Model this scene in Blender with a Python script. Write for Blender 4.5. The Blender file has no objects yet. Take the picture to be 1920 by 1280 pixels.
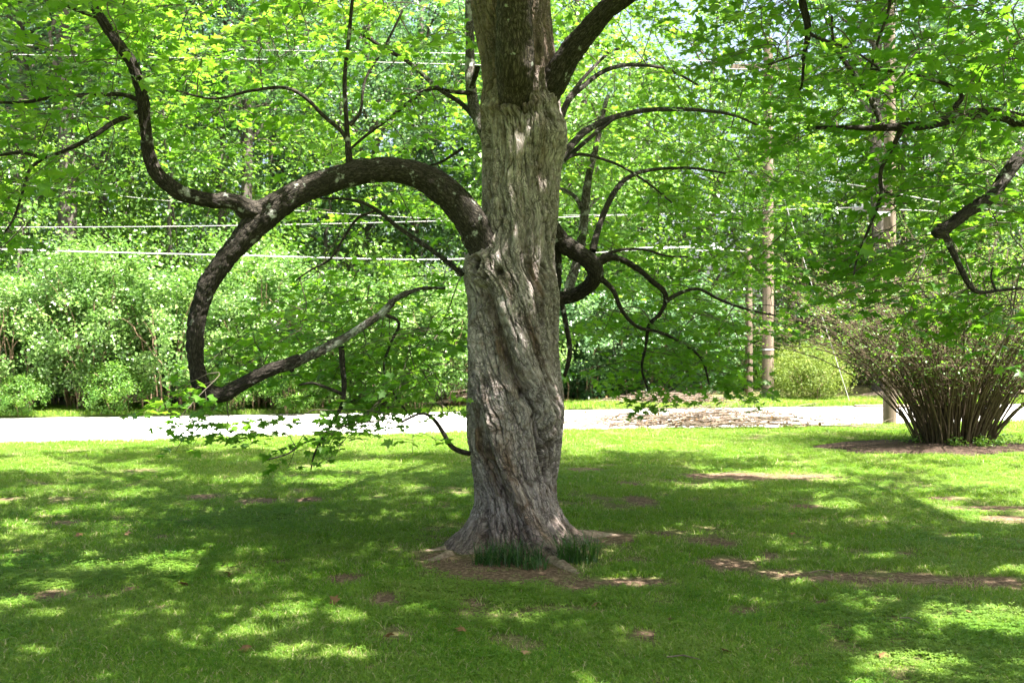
import bpy, math, random
import numpy as np
from mathutils import Matrix, Vector

random.seed(7)
RNG = np.random.default_rng(11)
SC = bpy.context.scene
COL = SC.collection

# ------------------------------------------------------------------ camera, sky, sun, exposure
CAM_Z = 1.6
FPX = 1867.0            # focal length in pixels of a 1920 px wide frame
cam_d = bpy.data.cameras.new("camera")
cam_d.lens = 35.0
cam_d.sensor_width = 36.0
cam_d.clip_end = 2000
cam_d.dof.use_dof = True
cam_d.dof.focus_distance = 7.4
cam_d.dof.aperture_fstop = 5.6
cam = bpy.data.objects.new("camera", cam_d)
cam.location = (0, 0, CAM_Z)
cam.rotation_euler = (math.radians(90), 0, 0)
COL.objects.link(cam)
SC.camera = cam

SUN_DIR = Vector((0.40, -0.20, 0.88)).normalized()      # towards the sun
world = bpy.data.worlds.new("World")
SC.world = world
world.use_nodes = True
wn = world.node_tree.nodes
wl = world.node_tree.links
wn.clear()
sky = wn.new("ShaderNodeTexSky")
sky.sky_type = 'NISHITA'
sky.sun_disc = False
sky.sun_elevation = math.asin(SUN_DIR.z)
sky.sun_rotation = math.atan2(SUN_DIR.x, SUN_DIR.y)
sky.dust_density = 8.0
sky.air_density = 1.0
sky.ozone_density = 1.0
bg = wn.new("ShaderNodeBackground")
bg.inputs[1].default_value = 0.078
wo = wn.new("ShaderNodeOutputWorld")
wl.new(sky.outputs[0], bg.inputs[0])
wl.new(bg.outputs[0], wo.inputs[0])

sun_d = bpy.data.lights.new("sun", 'SUN')
sun_d.energy = 5.0
sun_d.angle = math.radians(0.53)
sun_d.color = (1.0, 0.95, 0.87)
sun = bpy.data.objects.new("sun", sun_d)
sun.rotation_euler = SUN_DIR.to_track_quat('Z', 'Y').to_euler()
sun.location = (6, 0, 20)
COL.objects.link(sun)

SC.view_settings.view_transform = 'Standard'
SC.view_settings.look = 'None'
SC.view_settings.gamma = 1.0
SC.view_settings.exposure = 2.85
SC.view_settings.use_curve_mapping = False
SC.render.engine = 'CYCLES'
SC.cycles.max_bounces = 8
SC.cycles.diffuse_bounces = 4
SC.cycles.glossy_bounces = 2
SC.cycles.transmission_bounces = 6
SC.cycles.use_denoising = True
SC.cycles.sample_clamp_indirect = 6.0


# ------------------------------------------------------------------ helpers
def P(x, y, d):
    """a point of the place from a sight line (1920x1280 frame) and a distance"""
    return np.array([(x - 960.0) / FPX * d, d, CAM_Z + (640.0 - y) / FPX * d])


def _hash(ix, iy, iz):
    h = (ix.astype(np.int64) * 374761393 + iy.astype(np.int64) * 668265263 + iz.astype(np.int64) * 2147483647 + 1274126177) & 0xFFFFFFFF
    h = ((h ^ (h >> 13)) * 1274126177) & 0xFFFFFFFF
    h = ((h ^ (h >> 16)) * 2246822519) & 0xFFFFFFFF
    h = h ^ (h >> 13)
    return (h & 0xFFFFFF) / float(0xFFFFFF)


def vnoise(p):
    """value noise in [-1, 1]; p is (..., 3)"""
    i = np.floor(p).astype(np.int64)
    f = p - i
    f = f * f * (3 - 2 * f)
    r = 0
    for dx in (0, 1):
        for dy in (0, 1):
            for dz in (0, 1):
                w = (f[..., 0] if dx else 1 - f[..., 0]) * (f[..., 1] if dy else 1 - f[..., 1]) * (f[..., 2] if dz else 1 - f[..., 2])
                r = r + w * _hash(i[..., 0] + dx, i[..., 1] + dy, i[..., 2] + dz)
    return r * 2 - 1


def fbm(p, o=4):
    a, s, r = 1.0, 0.0, 0.0
    for k in range(o):
        r = r + a * vnoise(p + 17.3 * k)
        s += a
        a *= 0.5
        p = p * 2.03
    return r / s


def voronoi(a, b, na):
    """2-D cells, wrapped every na cells along a: returns F1, F2, cell random"""
    ia = np.floor(a).astype(np.int64)
    ib = np.floor(b).astype(np.int64)
    f1 = np.full(a.shape, 9.0)
    f2 = np.full(a.shape, 9.0)
    cid = np.zeros(a.shape)
    for da in (-1, 0, 1):
        for db in (-1, 0, 1):
            ca, cb = ia + da, ib + db
            w = np.mod(ca, na)
            px = ca + 0.12 + 0.76 * _hash(w, cb, w * 0 + 5)
            py = cb + 0.08 + 0.84 * _hash(w, cb, w * 0 + 9)
            d = np.sqrt((px - a) ** 2 + (py - b) ** 2)
            r = _hash(w, cb, w * 0 + 21)
            near = d < f1
            f2 = np.where(near, f1, np.minimum(f2, d))
            cid = np.where(near, r, cid)
            f1 = np.where(near, d, f1)
    return f1, f2, cid


def sstep(e0, e1, x):
    t = np.clip((x - e0) / (e1 - e0), 0, 1)
    return t * t * (3 - 2 * t)


def mesh_np(name, V, F, mat=None, smooth=False, attrs=None):
    """mesh from arrays; F is (n, k); attrs: name -> per-vertex float array"""
    V = np.asarray(V, dtype=np.float32)
    F = np.asarray(F, dtype=np.int32)
    me = bpy.data.meshes.new(name)
    n, k = F.shape
    me.vertices.add(len(V))
    me.vertices.foreach_set("co", V.ravel())
    me.loops.add(n * k)
    me.loops.foreach_set("vertex_index", F.ravel())
    me.polygons.add(n)
    me.polygons.foreach_set("loop_start", np.arange(0, n * k, k, dtype=np.int32))
    try:
        me.polygons.foreach_set("loop_total", np.full(n, k, dtype=np.int32))
    except Exception:
        pass
    if attrs:
        for an, av in attrs.items():
            av = np.asarray(av, dtype=np.float32)
            if av.ndim == 2:
                at = me.attributes.new(an, 'FLOAT_VECTOR', 'POINT')
                at.data.foreach_set("vector", av.ravel())
            else:
                at = me.attributes.new(an, 'FLOAT', 'POINT')
                at.data.foreach_set("value", av)
    me.update(calc_edges=True)
    me.validate()
    me.polygons.foreach_set("use_smooth", np.full(len(me.polygons), smooth, dtype=bool))
    if mat:
        me.materials.append(mat)
    return me


def obj(name, me, parent=None, kind=None):
    o = bpy.data.objects.new(name, me)
    COL.objects.link(o)
    if parent is not None:
        o.parent = parent
    if kind:
        o["kind"] = kind
    return o


def tag(o, label, cat, group=None):
    o["label"] = label
    o["category"] = cat
    if group:
        o["group"] = group
    return o


def thing(name, label, cat, loc=(0, 0, 0), rz=0.0, group=None):
    o = bpy.data.objects.new(name, None)
    o.empty_display_size = 0.2
    o.location = loc
    o.rotation_euler = (0, 0, rz)
    COL.objects.link(o)
    return tag(o, label, cat, group)


def resample(pts, step):
    """Catmull-Rom through pts (n, d), resampled at about step metres over the first three columns"""
    pts = np.asarray(pts, float)
    if len(pts) == 2:
        pts = np.vstack([pts[0], pts.mean(0), pts[1]])
    p = np.vstack([2 * pts[0] - pts[1], pts, 2 * pts[-1] - pts[-2]])
    out = []
    for i in range(1, len(p) - 2):
        L = np.linalg.norm(p[i + 1, :3] - p[i, :3])
        n = max(2, int(math.ceil(L / step)))
        t = np.linspace(0, 1, n, endpoint=False)[:, None]
        a, b, c, d = p[i - 1], p[i], p[i + 1], p[i + 2]
        out.append(0.5 * ((2 * b) + (-a + c) * t + (2 * a - 5 * b + 4 * c - d) * t ** 2 + (-a + 3 * b - 3 * c + d) * t ** 3))
    out.append(p[-2][None])
    return np.vstack(out)


def frames(pts):
    n = len(pts)
    T = np.gradient(pts, axis=0)
    T /= np.linalg.norm(T, axis=1)[:, None] + 1e-9
    ref = np.array([0, 0, 1.0]) if abs(T[0, 2]) < 0.9 else np.array([1.0, 0, 0])
    N = np.zeros((n, 3))
    v = np.cross(T[0], ref)
    v /= np.linalg.norm(v)
    N[0] = v
    for i in range(1, n):
        v = N[i - 1] - T[i] * np.dot(N[i - 1], T[i])
        N[i] = v / (np.linalg.norm(v) + 1e-9)
    B = np.cross(T, N)
    return T, N, B


def tube_arrays(pts, rad, sides, disp=None):
    """open tube with a pinched end; returns V, quads, angle, length along"""
    pts = np.asarray(pts, float)
    rad = np.asarray(rad, float)
    pts = np.vstack([pts, pts[-1] + (pts[-1] - pts[-2]) * 0.05])
    rad = np.append(rad, rad[-1] * 0.15)
    T, N, B = frames(pts)
    n = len(pts)
    th = np.linspace(0, 2 * np.pi, sides, endpoint=False)
    R = rad[:, None] * np.ones((1, sides))
    L = np.concatenate([[0], np.cumsum(np.linalg.norm(np.diff(pts, axis=0), axis=1))])
    if disp is not None:
        R = R + disp(np.broadcast_to(th, (n, sides)), np.broadcast_to(L[:, None], (n, sides)), R)
    V = pts[:, None, :] + R[..., None] * (np.cos(th)[None, :, None] * N[:, None, :] + np.sin(th)[None, :, None] * B[:, None, :])
    i = np.arange(n - 1)[:, None]
    j = np.arange(sides)[None, :]
    j2 = (j + 1) % sides
    F = np.stack([i * sides + j, i * sides + j2, (i + 1) * sides + j2, (i + 1) * sides + j], -1).reshape(-1, 4)
    return V.reshape(-1, 3), F, np.broadcast_to(th, (n, sides)).ravel(), np.broadcast_to(L[:, None], (n, sides)).ravel()


class Acc:
    """collects quads (or triangles) of one mesh"""

    def __init__(self):
        self.V, self.F, self.n = [], [], 0

    def add(self, V, F):
        self.V.append(V)
        self.F.append(np.asarray(F) + self.n)
        self.n += len(V)

    def tube(self, pts, rad, sides):
        V, F, _, _ = tube_arrays(pts, rad, sides)
        self.add(V, F)

    def mesh(self, name, mat, smooth=True):
        return mesh_np(name, np.vstack(self.V), np.vstack(self.F), mat, smooth)


def bx(sx, sy, sz, cx=0, cy=0, cz=0):
    V = np.array([[x, y, z] for x in (-1, 1) for y in (-1, 1) for z in (-1, 1)], float) * 0.5
    V = V * [sx, sy, sz] + [cx, cy, cz]
    F = np.array([[0, 1, 3, 2], [4, 6, 7, 5], [0, 4, 5, 1], [2, 3, 7, 6], [0, 2, 6, 4], [1, 5, 7, 3]])
    return V, F


def bevel(o, w=0.01, seg=2):
    m = o.modifiers.new("bevel", 'BEVEL')
    m.width = w
    m.segments = seg
    return o


# ------------------------------------------------------------------ materials
def mat_new(name):
    m = bpy.data.materials.new(name)
    m.use_nodes = True
    nt = m.node_tree
    b = nt.nodes["Principled BSDF"]
    return m, nt, b, nt.nodes["Material Output"]


def ramp(nt, src, stops):
    r = nt.nodes.new("ShaderNodeValToRGB")
    el = r.color_ramp.elements
    while len(el) < len(stops):
        el.new(0.5)
    for e, (p, c) in zip(el, stops):
        e.position = p
        e.color = (*c, 1)
    nt.links.new(src, r.inputs[0])
    return r.outputs[0]


def noise(nt, scale, detail=4, vec=None, rough=0.55):
    t = nt.nodes.new("ShaderNodeTexNoise")
    t.inputs["Scale"].default_value = scale
    t.inputs["Detail"].default_value = detail
    t.inputs["Roughness"].default_value = rough
    if vec is not None:
        nt.links.new(vec, t.inputs["Vector"])
    return t.outputs["Fac"]


def geo_pos(nt):
    return nt.nodes.new("ShaderNodeNewGeometry").outputs["Position"]


def attr(nt, name, out="Fac"):
    a = nt.nodes.new("ShaderNodeAttribute")
    a.attribute_name = name
    return a.outputs[out]


def mixc(nt, fac, a, b, mode='MIX'):
    m = nt.nodes.new("ShaderNodeMix")
    m.data_type = 'RGBA'
    m.blend_type = mode
    if isinstance(fac, (int, float)):
        m.inputs[0].default_value = fac
    else:
        nt.links.new(fac, m.inputs[0])
    for s, v in ((6, a), (7, b)):
        if isinstance(v, tuple):
            m.inputs[s].default_value = (*v, 1)
        else:
            nt.links.new(v, m.inputs[s])
    return m.outputs[2]


def bump(nt, b, h, strength, dist):
    n = nt.nodes.new("ShaderNodeBump")
    n.inputs["Strength"].default_value = strength
    n.inputs["Distance"].default_value = dist
    nt.links.new(h, n.inputs["Height"])
    nt.links.new(n.outputs[0], b.inputs["Normal"])


def leaf_mat(name, stops, tstops, trans=0.42, rough=0.42, spec=0.4, tint=None):
    m, nt, b, out = mat_new(name)
    f = attr(nt, "rnd")
    c = ramp(nt, f, stops)
    if tint:
        w_ = ramp(nt, noise(nt, 1.1, 5, geo_pos(nt), 0.62), [(0.42, (0, 0, 0)), (0.68, (0.5, 0.5, 0.5))])
        c = mixc(nt, w_, c, tint)
    nt.links.new(c, b.inputs["Base Color"])
    b.inputs["Roughness"].default_value = rough
    b.inputs["Specular IOR Level"].default_value = spec
    t = nt.nodes.new("ShaderNodeBsdfTranslucent")
    nt.links.new(ramp(nt, f, tstops), t.inputs[0])
    mx = nt.nodes.new("ShaderNodeMixShader")
    mx.inputs[0].default_value = trans
    nt.links.new(b.outputs[0], mx.inputs[1])
    nt.links.new(t.outputs[0], mx.inputs[2])
    nt.links.new(mx.outputs[0], out.inputs[0])
    return m


M = {}
M["maple_leaf"] = leaf_mat("maple_leaf",
                           [(0, (0.050, 0.135, 0.014)), (0.5, (0.085, 0.195, 0.020)), (1, (0.140, 0.250, 0.028))],
                           [(0, (0.150, 0.390, 0.020)), (0.5, (0.240, 0.490, 0.030)), (1, (0.330, 0.560, 0.045))], 0.48)
M["maple_leaf_b"] = leaf_mat("maple_leaf_b",
                             [(0, (0.036, 0.110, 0.012)), (0.5, (0.062, 0.155, 0.016)), (1, (0.100, 0.200, 0.022))],
                             [(0, (0.130, 0.350, 0.016)), (0.5, (0.200, 0.430, 0.022)), (1, (0.310, 0.510, 0.035))], 0.48)
M["wood_leaf"] = leaf_mat("wood_leaf",
                          [(0, (0.030, 0.078, 0.034)), (0.5, (0.058, 0.125, 0.048)), (1, (0.105, 0.185, 0.068))],
                          [(0, (0.085, 0.220, 0.055)), (0.5, (0.140, 0.300, 0.075)), (1, (0.230, 0.390, 0.100))], 0.38, 0.36, 0.5)
M["wood_leaf_b"] = leaf_mat("wood_leaf_b",
                            [(0, (0.045, 0.115, 0.020)), (0.5, (0.080, 0.170, 0.026)), (1, (0.130, 0.225, 0.036))],
                            [(0, (0.140, 0.330, 0.025)), (0.5, (0.220, 0.420, 0.035)), (1, (0.330, 0.500, 0.050))], 0.4, 0.4, 0.45)
M["hedge_leaf"] = leaf_mat("hedge_leaf",
                           [(0, (0.050, 0.110, 0.028)), (0.5, (0.105, 0.190, 0.046)), (1, (0.200, 0.290, 0.090))],
                           [(0, (0.120, 0.300, 0.035)), (0.5, (0.190, 0.380, 0.050)), (1, (0.300, 0.470, 0.080))], 0.35, 0.34, 0.55)
M["yew_leaf"] = leaf_mat("yew_leaf",
                         [(0, (0.075, 0.120, 0.018)), (0.5, (0.120, 0.175, 0.026)), (1, (0.200, 0.235, 0.045))],
                         [(0, (0.20, 0.32, 0.03)), (0.5, (0.28, 0.40, 0.04)), (1, (0.38, 0.46, 0.06))], 0.3, 0.5, 0.3)
M["dead_leaf"] = leaf_mat("dead_leaf",
                          [(0, (0.10, 0.055, 0.025)), (0.5, (0.20, 0.11, 0.05)), (1, (0.36, 0.25, 0.14))],
                          [(0, (0.15, 0.08, 0.03)), (0.5, (0.25, 0.13, 0.05)), (1, (0.38, 0.25, 0.12))], 0.15, 0.7, 0.2)
M["grass"] = leaf_mat("grass",
                      [(0, (0.047, 0.132, 0.010)), (0.5, (0.096, 0.208, 0.016)), (0.85, (0.175, 0.280, 0.034)), (1, (0.42, 0.38, 0.20))],
                      [(0, (0.155, 0.320, 0.012)), (0.5, (0.260, 0.430, 0.022)), (0.85, (0.375, 0.510, 0.048)), (1, (0.46, 0.40, 0.20))], 0.40, 0.5, 0.3, (0.24, 0.29, 0.075))
M["clump_grass"] = leaf_mat("clump_grass",
                            [(0, (0.018, 0.060, 0.012)), (0.5, (0.030, 0.090, 0.016)), (1, (0.055, 0.130, 0.022))],
                            [(0, (0.050, 0.160, 0.015)), (0.5, (0.080, 0.220, 0.020)), (1, (0.140, 0.300, 0.030))], 0.3, 0.35, 0.5)


def bark_mat():
    m, nt, b, out = mat_new("trunk_bark")
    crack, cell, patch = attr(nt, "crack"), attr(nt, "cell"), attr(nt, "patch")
    bk = attr(nt, "bk", "Vector")
    grey = ramp(nt, cell, [(0, (0.25, 0.210, 0.200)), (0.5, (0.37, 0.316, 0.306)), (1, (0.51, 0.450, 0.445))])
    mp = nt.nodes.new("ShaderNodeMapping")
    mp.inputs["Scale"].default_value = (1.0, 0.22, 1.0)
    nt.links.new(bk, mp.inputs[0])
    streak = noise(nt, 60, 5, mp.outputs[0], 0.65)
    grey = mixc(nt, 0.55, grey, ramp(nt, streak, [(0.3, (0.13, 0.104, 0.092)), (0.5, (0.35, 0.300, 0.290)), (0.72, (0.57, 0.505, 0.500))]))
    brown = mixc(nt, ramp(nt, noise(nt, 25, 4, mp.outputs[0]), [(0.35, (0, 0, 0)), (0.65, (1, 1, 1))]), (0.075, 0.052, 0.038), (0.20, 0.128, 0.088))
    c = mixc(nt, patch, grey, brown)
    mot = ramp(nt, noise(nt, 14, 6, bk, 0.7), [(0.36, (0.60, 0.54, 0.47)), (0.5, (1, 1, 1)), (0.7, (1.22, 1.20, 1.17))])
    c = mixc(nt, 1.0, c, mot, 'MULTIPLY')
    wn_ = nt.nodes.new("ShaderNodeTexNoise")
    wn_.inputs["Scale"].default_value = 11
    wn_.inputs["Detail"].default_value = 4
    nt.links.new(bk, wn_.inputs["Vector"])
    wadd = nt.nodes.new("ShaderNodeVectorMath")
    wadd.operation = 'MULTIPLY_ADD'
    nt.links.new(wn_.outputs["Color"], wadd.inputs[0])
    wadd.inputs[1].default_value = (0.085, 0.16, 0.085)
    nt.links.new(bk, wadd.inputs[2])

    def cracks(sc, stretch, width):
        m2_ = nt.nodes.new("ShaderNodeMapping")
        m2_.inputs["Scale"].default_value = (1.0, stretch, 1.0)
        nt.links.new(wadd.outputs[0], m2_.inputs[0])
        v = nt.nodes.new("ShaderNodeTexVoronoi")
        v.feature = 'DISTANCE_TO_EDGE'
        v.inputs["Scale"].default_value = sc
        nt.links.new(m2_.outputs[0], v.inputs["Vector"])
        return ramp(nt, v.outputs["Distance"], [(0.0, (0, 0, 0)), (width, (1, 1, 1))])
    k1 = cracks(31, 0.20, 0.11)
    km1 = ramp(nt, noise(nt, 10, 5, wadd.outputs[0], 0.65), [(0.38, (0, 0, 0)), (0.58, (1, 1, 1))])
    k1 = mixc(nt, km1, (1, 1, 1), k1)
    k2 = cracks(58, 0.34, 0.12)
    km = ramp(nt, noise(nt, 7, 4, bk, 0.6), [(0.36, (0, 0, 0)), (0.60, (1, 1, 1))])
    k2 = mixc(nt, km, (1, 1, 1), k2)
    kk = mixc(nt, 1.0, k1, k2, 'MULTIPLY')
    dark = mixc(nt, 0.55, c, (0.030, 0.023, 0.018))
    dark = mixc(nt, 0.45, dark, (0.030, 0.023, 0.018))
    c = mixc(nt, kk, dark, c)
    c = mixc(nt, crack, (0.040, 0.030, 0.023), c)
    nt.links.new(c, b.inputs["Base Color"])
    b.inputs["Roughness"].default_value = 0.85
    b.inputs["Specular IOR Level"].default_value = 0.25
    n0 = nt.nodes.new("ShaderNodeBump")
    n0.inputs["Strength"].default_value = 0.75
    n0.inputs["Distance"].default_value = 0.012
    nt.links.new(kk, n0.inputs["Height"])
    h = noise(nt, 140, 4, mp.outputs[0], 0.7)
    bump(nt, b, h, 0.5, 0.006)
    nt.links.new(n0.outputs[0], b.inputs["Normal"].links[0].from_node.inputs["Normal"])
    return m


def limb_mat(name, dark, light, lichen=0.5, scale=1.0):
    m, nt, b, out = mat_new(name)
    pos = geo_pos(nt)
    bk = attr(nt, "bk", "Vector")
    mp = nt.nodes.new("ShaderNodeMapping")
    mp.inputs["Scale"].default_value = (1.0, 0.18, 1.0)
    nt.links.new(bk, mp.inputs[0])
    mp.inputs["Scale"].default_value = (1.0, 0.34, 1.0)
    s = noise(nt, 75 * scale, 6, mp.outputs[0], 0.7)
    c = ramp(nt, s, [(0.36, tuple(x * 0.40 for x in dark)), (0.5, dark), (0.66, light)])
    vo = nt.nodes.new("ShaderNodeTexVoronoi")
    vo.feature = 'DISTANCE_TO_EDGE'
    vo.inputs["Scale"].default_value = 52 * scale
    wv = nt.nodes.new("ShaderNodeVectorMath")
    wv.operation = 'MULTIPLY_ADD'
    nz_ = nt.nodes.new("ShaderNodeTexNoise")
    nz_.inputs["Scale"].default_value = 16
    nz_.inputs["Detail"].default_value = 3
    nt.links.new(bk, nz_.inputs["Vector"])
    nt.links.new(nz_.outputs["Color"], wv.inputs[0])
    wv.inputs[1].default_value = (0.04, 0.02, 0.04)
    nt.links.new(mp.outputs[0], wv.inputs[2])
    nt.links.new(wv.outputs[0], vo.inputs["Vector"])
    ck = ramp(nt, vo.outputs["Distance"], [(0.0, (0, 0, 0)), (0.13, (1, 1, 1))])
    c = mixc(nt, ck, tuple(x * 0.35 for x in dark), c)
    s = mixc(nt, 0.5, s, ck)
    lf = ramp(nt, noise(nt, 9, 5, pos, 0.62), [(0.60 - 0.08 * lichen, (0, 0, 0)), (0.66 - 0.05 * lichen, (1, 1, 1))])
    c = mixc(nt, lf, c, mixc(nt, noise(nt, 60, 3, pos), (0.22, 0.24, 0.20), (0.36, 0.37, 0.33)))
    nt.links.new(c, b.inputs["Base Color"])
    b.inputs["Roughness"].default_value = 0.88
    b.inputs["Specular IOR Level"].default_value = 0.2
    bump(nt, b, s, 0.8, 0.012)
    return m


def plain(name, c0, c1, scale=20, rough=0.85, bmp=0.3, dist=0.01, stretch=None):
    m, nt, b, out = mat_new(name)
    pos = geo_pos(nt)
    if stretch:
        mp = nt.nodes.new("ShaderNodeMapping")
        mp.inputs["Scale"].default_value = stretch
        nt.links.new(pos, mp.inputs[0])
        pos = mp.outputs[0]
    s = noise(nt, scale, 5, pos, 0.6)
    nt.links.new(ramp(nt, s, [(0.32, c0), (0.68, c1)]), b.inputs["Base Color"])
    b.inputs["Roughness"].default_value = rough
    b.inputs["Specular IOR Level"].default_value = 0.25
    if bmp:
        bump(nt, b, s, bmp, dist)
    return m


M["bark"] = bark_mat()
M["limb"] = limb_mat("limb_bark", (0.034, 0.028, 0.022), (0.092, 0.079, 0.064), -0.1)
M["limb_lichen_sunlit"] = limb_mat("lichen_sunlit_limb_bark", (0.080, 0.070, 0.058), (0.20, 0.182, 0.158), 0.9)  # lichened limb end; the lighter tone also paints sunlight on farther limbs
M["leader_shaded"] = limb_mat("shaded_leader_bark", (0.050, 0.039, 0.030), (0.125, 0.103, 0.082), -0.8, 0.8)  # front leader darkened in colour to paint its shade
M["twig"] = plain("twig_bark", (0.055, 0.045, 0.033), (0.12, 0.10, 0.075), 30, 0.85, 0)
M["wood_trunk"] = plain("woodland_bark", (0.040, 0.033, 0.028), (0.13, 0.112, 0.099), 9, 0.9, 0.6, 0.03, (1, 1, 0.16))
M["stem"] = plain("shrub_stem", (0.13, 0.088, 0.056), (0.30, 0.215, 0.140), 14, 0.85, 0)
M["bush_stem"] = plain("bush_stem", (0.036, 0.026, 0.016), (0.130, 0.095, 0.060), 12, 0.85, 0)  # stem colour darkened to stand for shade under the second maple
M["stick"] = plain("dead_stick", (0.075, 0.054, 0.039), (0.25, 0.20, 0.155), 8, 0.85, 0.2)
M["pole"] = plain("weathered_pole", (0.075, 0.057, 0.040), (0.185, 0.147, 0.110), 14, 0.85, 0.4, 0.01, (1, 1, 0.06))
M["cable"] = plain("cable_sheath", (0.30, 0.30, 0.295), (0.42, 0.42, 0.41), 5, 0.35, 0)
M["cable_dark"] = plain("dark_cable_sheath", (0.055, 0.055, 0.055), (0.11, 0.11, 0.11), 5, 0.35, 0)
M["metal"] = plain("galvanised_metal", (0.42, 0.44, 0.46), (0.56, 0.58, 0.60), 12, 0.45, 0)
M["box_grey"] = plain("grey_plastic", (0.19, 0.185, 0.19), (0.26, 0.25, 0.26), 8, 0.55, 0)
M["yellow"] = plain("yellow_plastic", (0.36, 0.25, 0.03), (0.46, 0.33, 0.05), 10, 0.5, 0)
M["concrete_road"] = plain("pale_road", (0.46, 0.45, 0.435), (0.60, 0.59, 0.57), 6, 0.9, 0.25, 0.01)
M["gravel"] = plain("sandy_drive", (0.20, 0.145, 0.105), (0.30, 0.235, 0.175), 18, 0.95, 0.5, 0.02)
M["mulch"] = plain("mulch", (0.014, 0.009, 0.006), (0.080, 0.050, 0.033), 24, 0.95, 1.0, 0.05)
M["moss"] = plain("root_bark", (0.11, 0.078, 0.055), (0.30, 0.23, 0.175), 26, 0.9, 0.7, 0.02)


def ground_mat():
    m, nt, b, out = mat_new("lawn_soil")
    pos = geo_pos(nt)
    d = attr(nt, "dirt")
    thatch = ramp(nt, noise(nt, 38, 5, pos, 0.7), [(0.3, (0.040, 0.080, 0.014)), (0.52, (0.090, 0.150, 0.024)), (0.72, (0.19, 0.20, 0.065))])
    soil = ramp(nt, noise(nt, 30, 6, pos, 0.75), [(0.34, (0.045, 0.028, 0.019)), (0.5, (0.115, 0.074, 0.050)), (0.70, (0.29, 0.215, 0.155))])
    c = mixc(nt, d, thatch, soil)
    nt.links.new(c, b.inputs["Base Color"])
    b.inputs["Roughness"].default_value = 0.95
    b.inputs["Specular IOR Level"].default_value = 0.1
    bump(nt, b, noise(nt, 70, 5, pos, 0.7), 0.7, 0.02)
    return m


M["lawn"] = ground_mat()
M["floor"] = plain("woodland_floor", (0.030, 0.035, 0.014), (0.085, 0.075, 0.040), 3, 0.95, 0.4, 0.05)


# ------------------------------------------------------------------ ground, road
def y_near(X):
    return 17.4 + 0.227 * X


def y_far(X):
    return 23.04 + 0.2 * X


def gz(X, Y):
    p = np.stack([np.asarray(X, float) * 0.45, np.asarray(Y, float) * 0.45, np.zeros_like(np.asarray(X, float))], -1)
    q = np.stack([np.asarray(X, float) * 1.7, np.asarray(Y, float) * 1.7, np.ones_like(np.asarray(X, float))], -1)
    return 0.030 + 0.030 * vnoise(p) + 0.010 * vnoise(q)


S = 400.0
g = obj("ground", mesh_np("ground", [[-S, -S, -0.12], [S, -S, -0.12], [S, S, -0.12], [-S, S, -0.12]], [[0, 1, 2, 3]], M["floor"]), kind="structure")

# bare-soil patches of the lawn: pixel x, pixel y, half width, half height (1920 px frame) laid on the ground
DIRT = [(90, 1128, 34, 9), (120, 985, 34, 6), (485, 943, 40, 6), (575, 940, 24, 5), (382, 935, 30, 4), (650, 1092, 34, 7), (722, 1133, 30, 11),
        (890, 1140, 20, 14), (1320, 895, 40, 5), (1400, 896, 70, 6), (1515, 897, 60, 6), (1510, 955, 30, 5), (1198, 945, 30, 9),
        (1330, 1022, 42, 10), (1370, 1068, 50, 13), (1440, 1050, 26, 8), (1470, 1085, 60, 10), (1590, 1090, 90, 10), (1700, 1090, 70, 10), (1830, 1100, 90, 12),
        (1905, 980, 50, 6), (1395, 1153, 28, 8), (1536, 1138, 16, 5), (1680, 1172, 28, 4), (1210, 1205, 30, 14), (1190, 1100, 60, 8),
        (860, 1070, 70, 14), (960, 1085, 110, 16), (1075, 1100, 50, 14), (820, 1050, 40, 8), (1140, 1015, 50, 10), (20, 940, 30, 4),
        (1860, 960, 70, 5), (1780, 940, 40, 4), (1700, 1045, 24, 4), (1240, 1010, 24, 6), (300, 1010, 16, 4), (245, 1112, 20, 5), (290, 1150, 24, 5), (1180, 912, 26, 3),
        (520, 1062, 26, 5), (1640, 985, 26, 3), (1100, 885, 30, 3)]


def dirt_at(X, Y):
    X = np.asarray(X, float)
    Y = np.asarray(Y, float)
    nz = fbm(np.stack([X * 3.1, Y * 3.1, X * 0 + 3], -1), 4)
    fine = fbm(np.stack([X * 9, Y * 9, X * 0 + 8], -1), 3)
    d = np.zeros_like(X)
    for (px, py, rx, ry) in DIRT:
        dy = CAM_Z * FPX / (py - 640.0)
        cx = (px - 960.0) / FPX * dy
        ax = 1.25 * rx / FPX * dy
        ay = max(1.3 * abs(CAM_Z * FPX / (py - ry - 640.0) - dy), 0.07)
        e = ((X - cx) / ax) ** 2 + ((Y - dy) / ay) ** 2
        d = np.maximum(d, 1.0 - sstep(0.35, 1.45, e + 0.75 * nz + 0.5 * fine))
    thin = sstep(0.16, 0.56, nz + 0.55 * fine) * 0.66
    # bare soil over the maple's roots
    r = np.hypot(X - 0.02, Y - 7.55)
    d = np.maximum(d, (1 - sstep(0.50, 1.0, r + 0.35 * nz)) * 0.75)
    return np.clip(np.maximum(d, thin), 0, 1)


nx, ny = 300, 260
uu = np.linspace(-13, 15, nx)
vv = np.linspace(0, 1, ny)
GX = np.broadcast_to(uu[None], (ny, nx))
edge = y_near(GX) + 0.10 * vnoise(np.stack([GX * 1.3, GX * 0, GX * 0], -1)) + 0.05 * vnoise(np.stack([GX * 5, GX * 0, GX * 0 + 4], -1))
GY = 0.3 + (edge - 0.3) * vv[:, None]
GZ = gz(GX, GY)
GZ[-1] = -0.05
i = np.arange(ny - 1)[:, None]
j = np.arange(nx - 1)[None]
gridF = np.stack([i * nx + j, i * nx + j + 1, (i + 1) * nx + j + 1, (i + 1) * nx + j], -1).reshape(-1, 4)
lawn = obj("lawn", mesh_np("lawn", np.stack([GX, GY, GZ], -1).reshape(-1, 3), gridF, M["lawn"], True, {"dirt": dirt_at(GX, GY).ravel()}), kind="structure")

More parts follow.
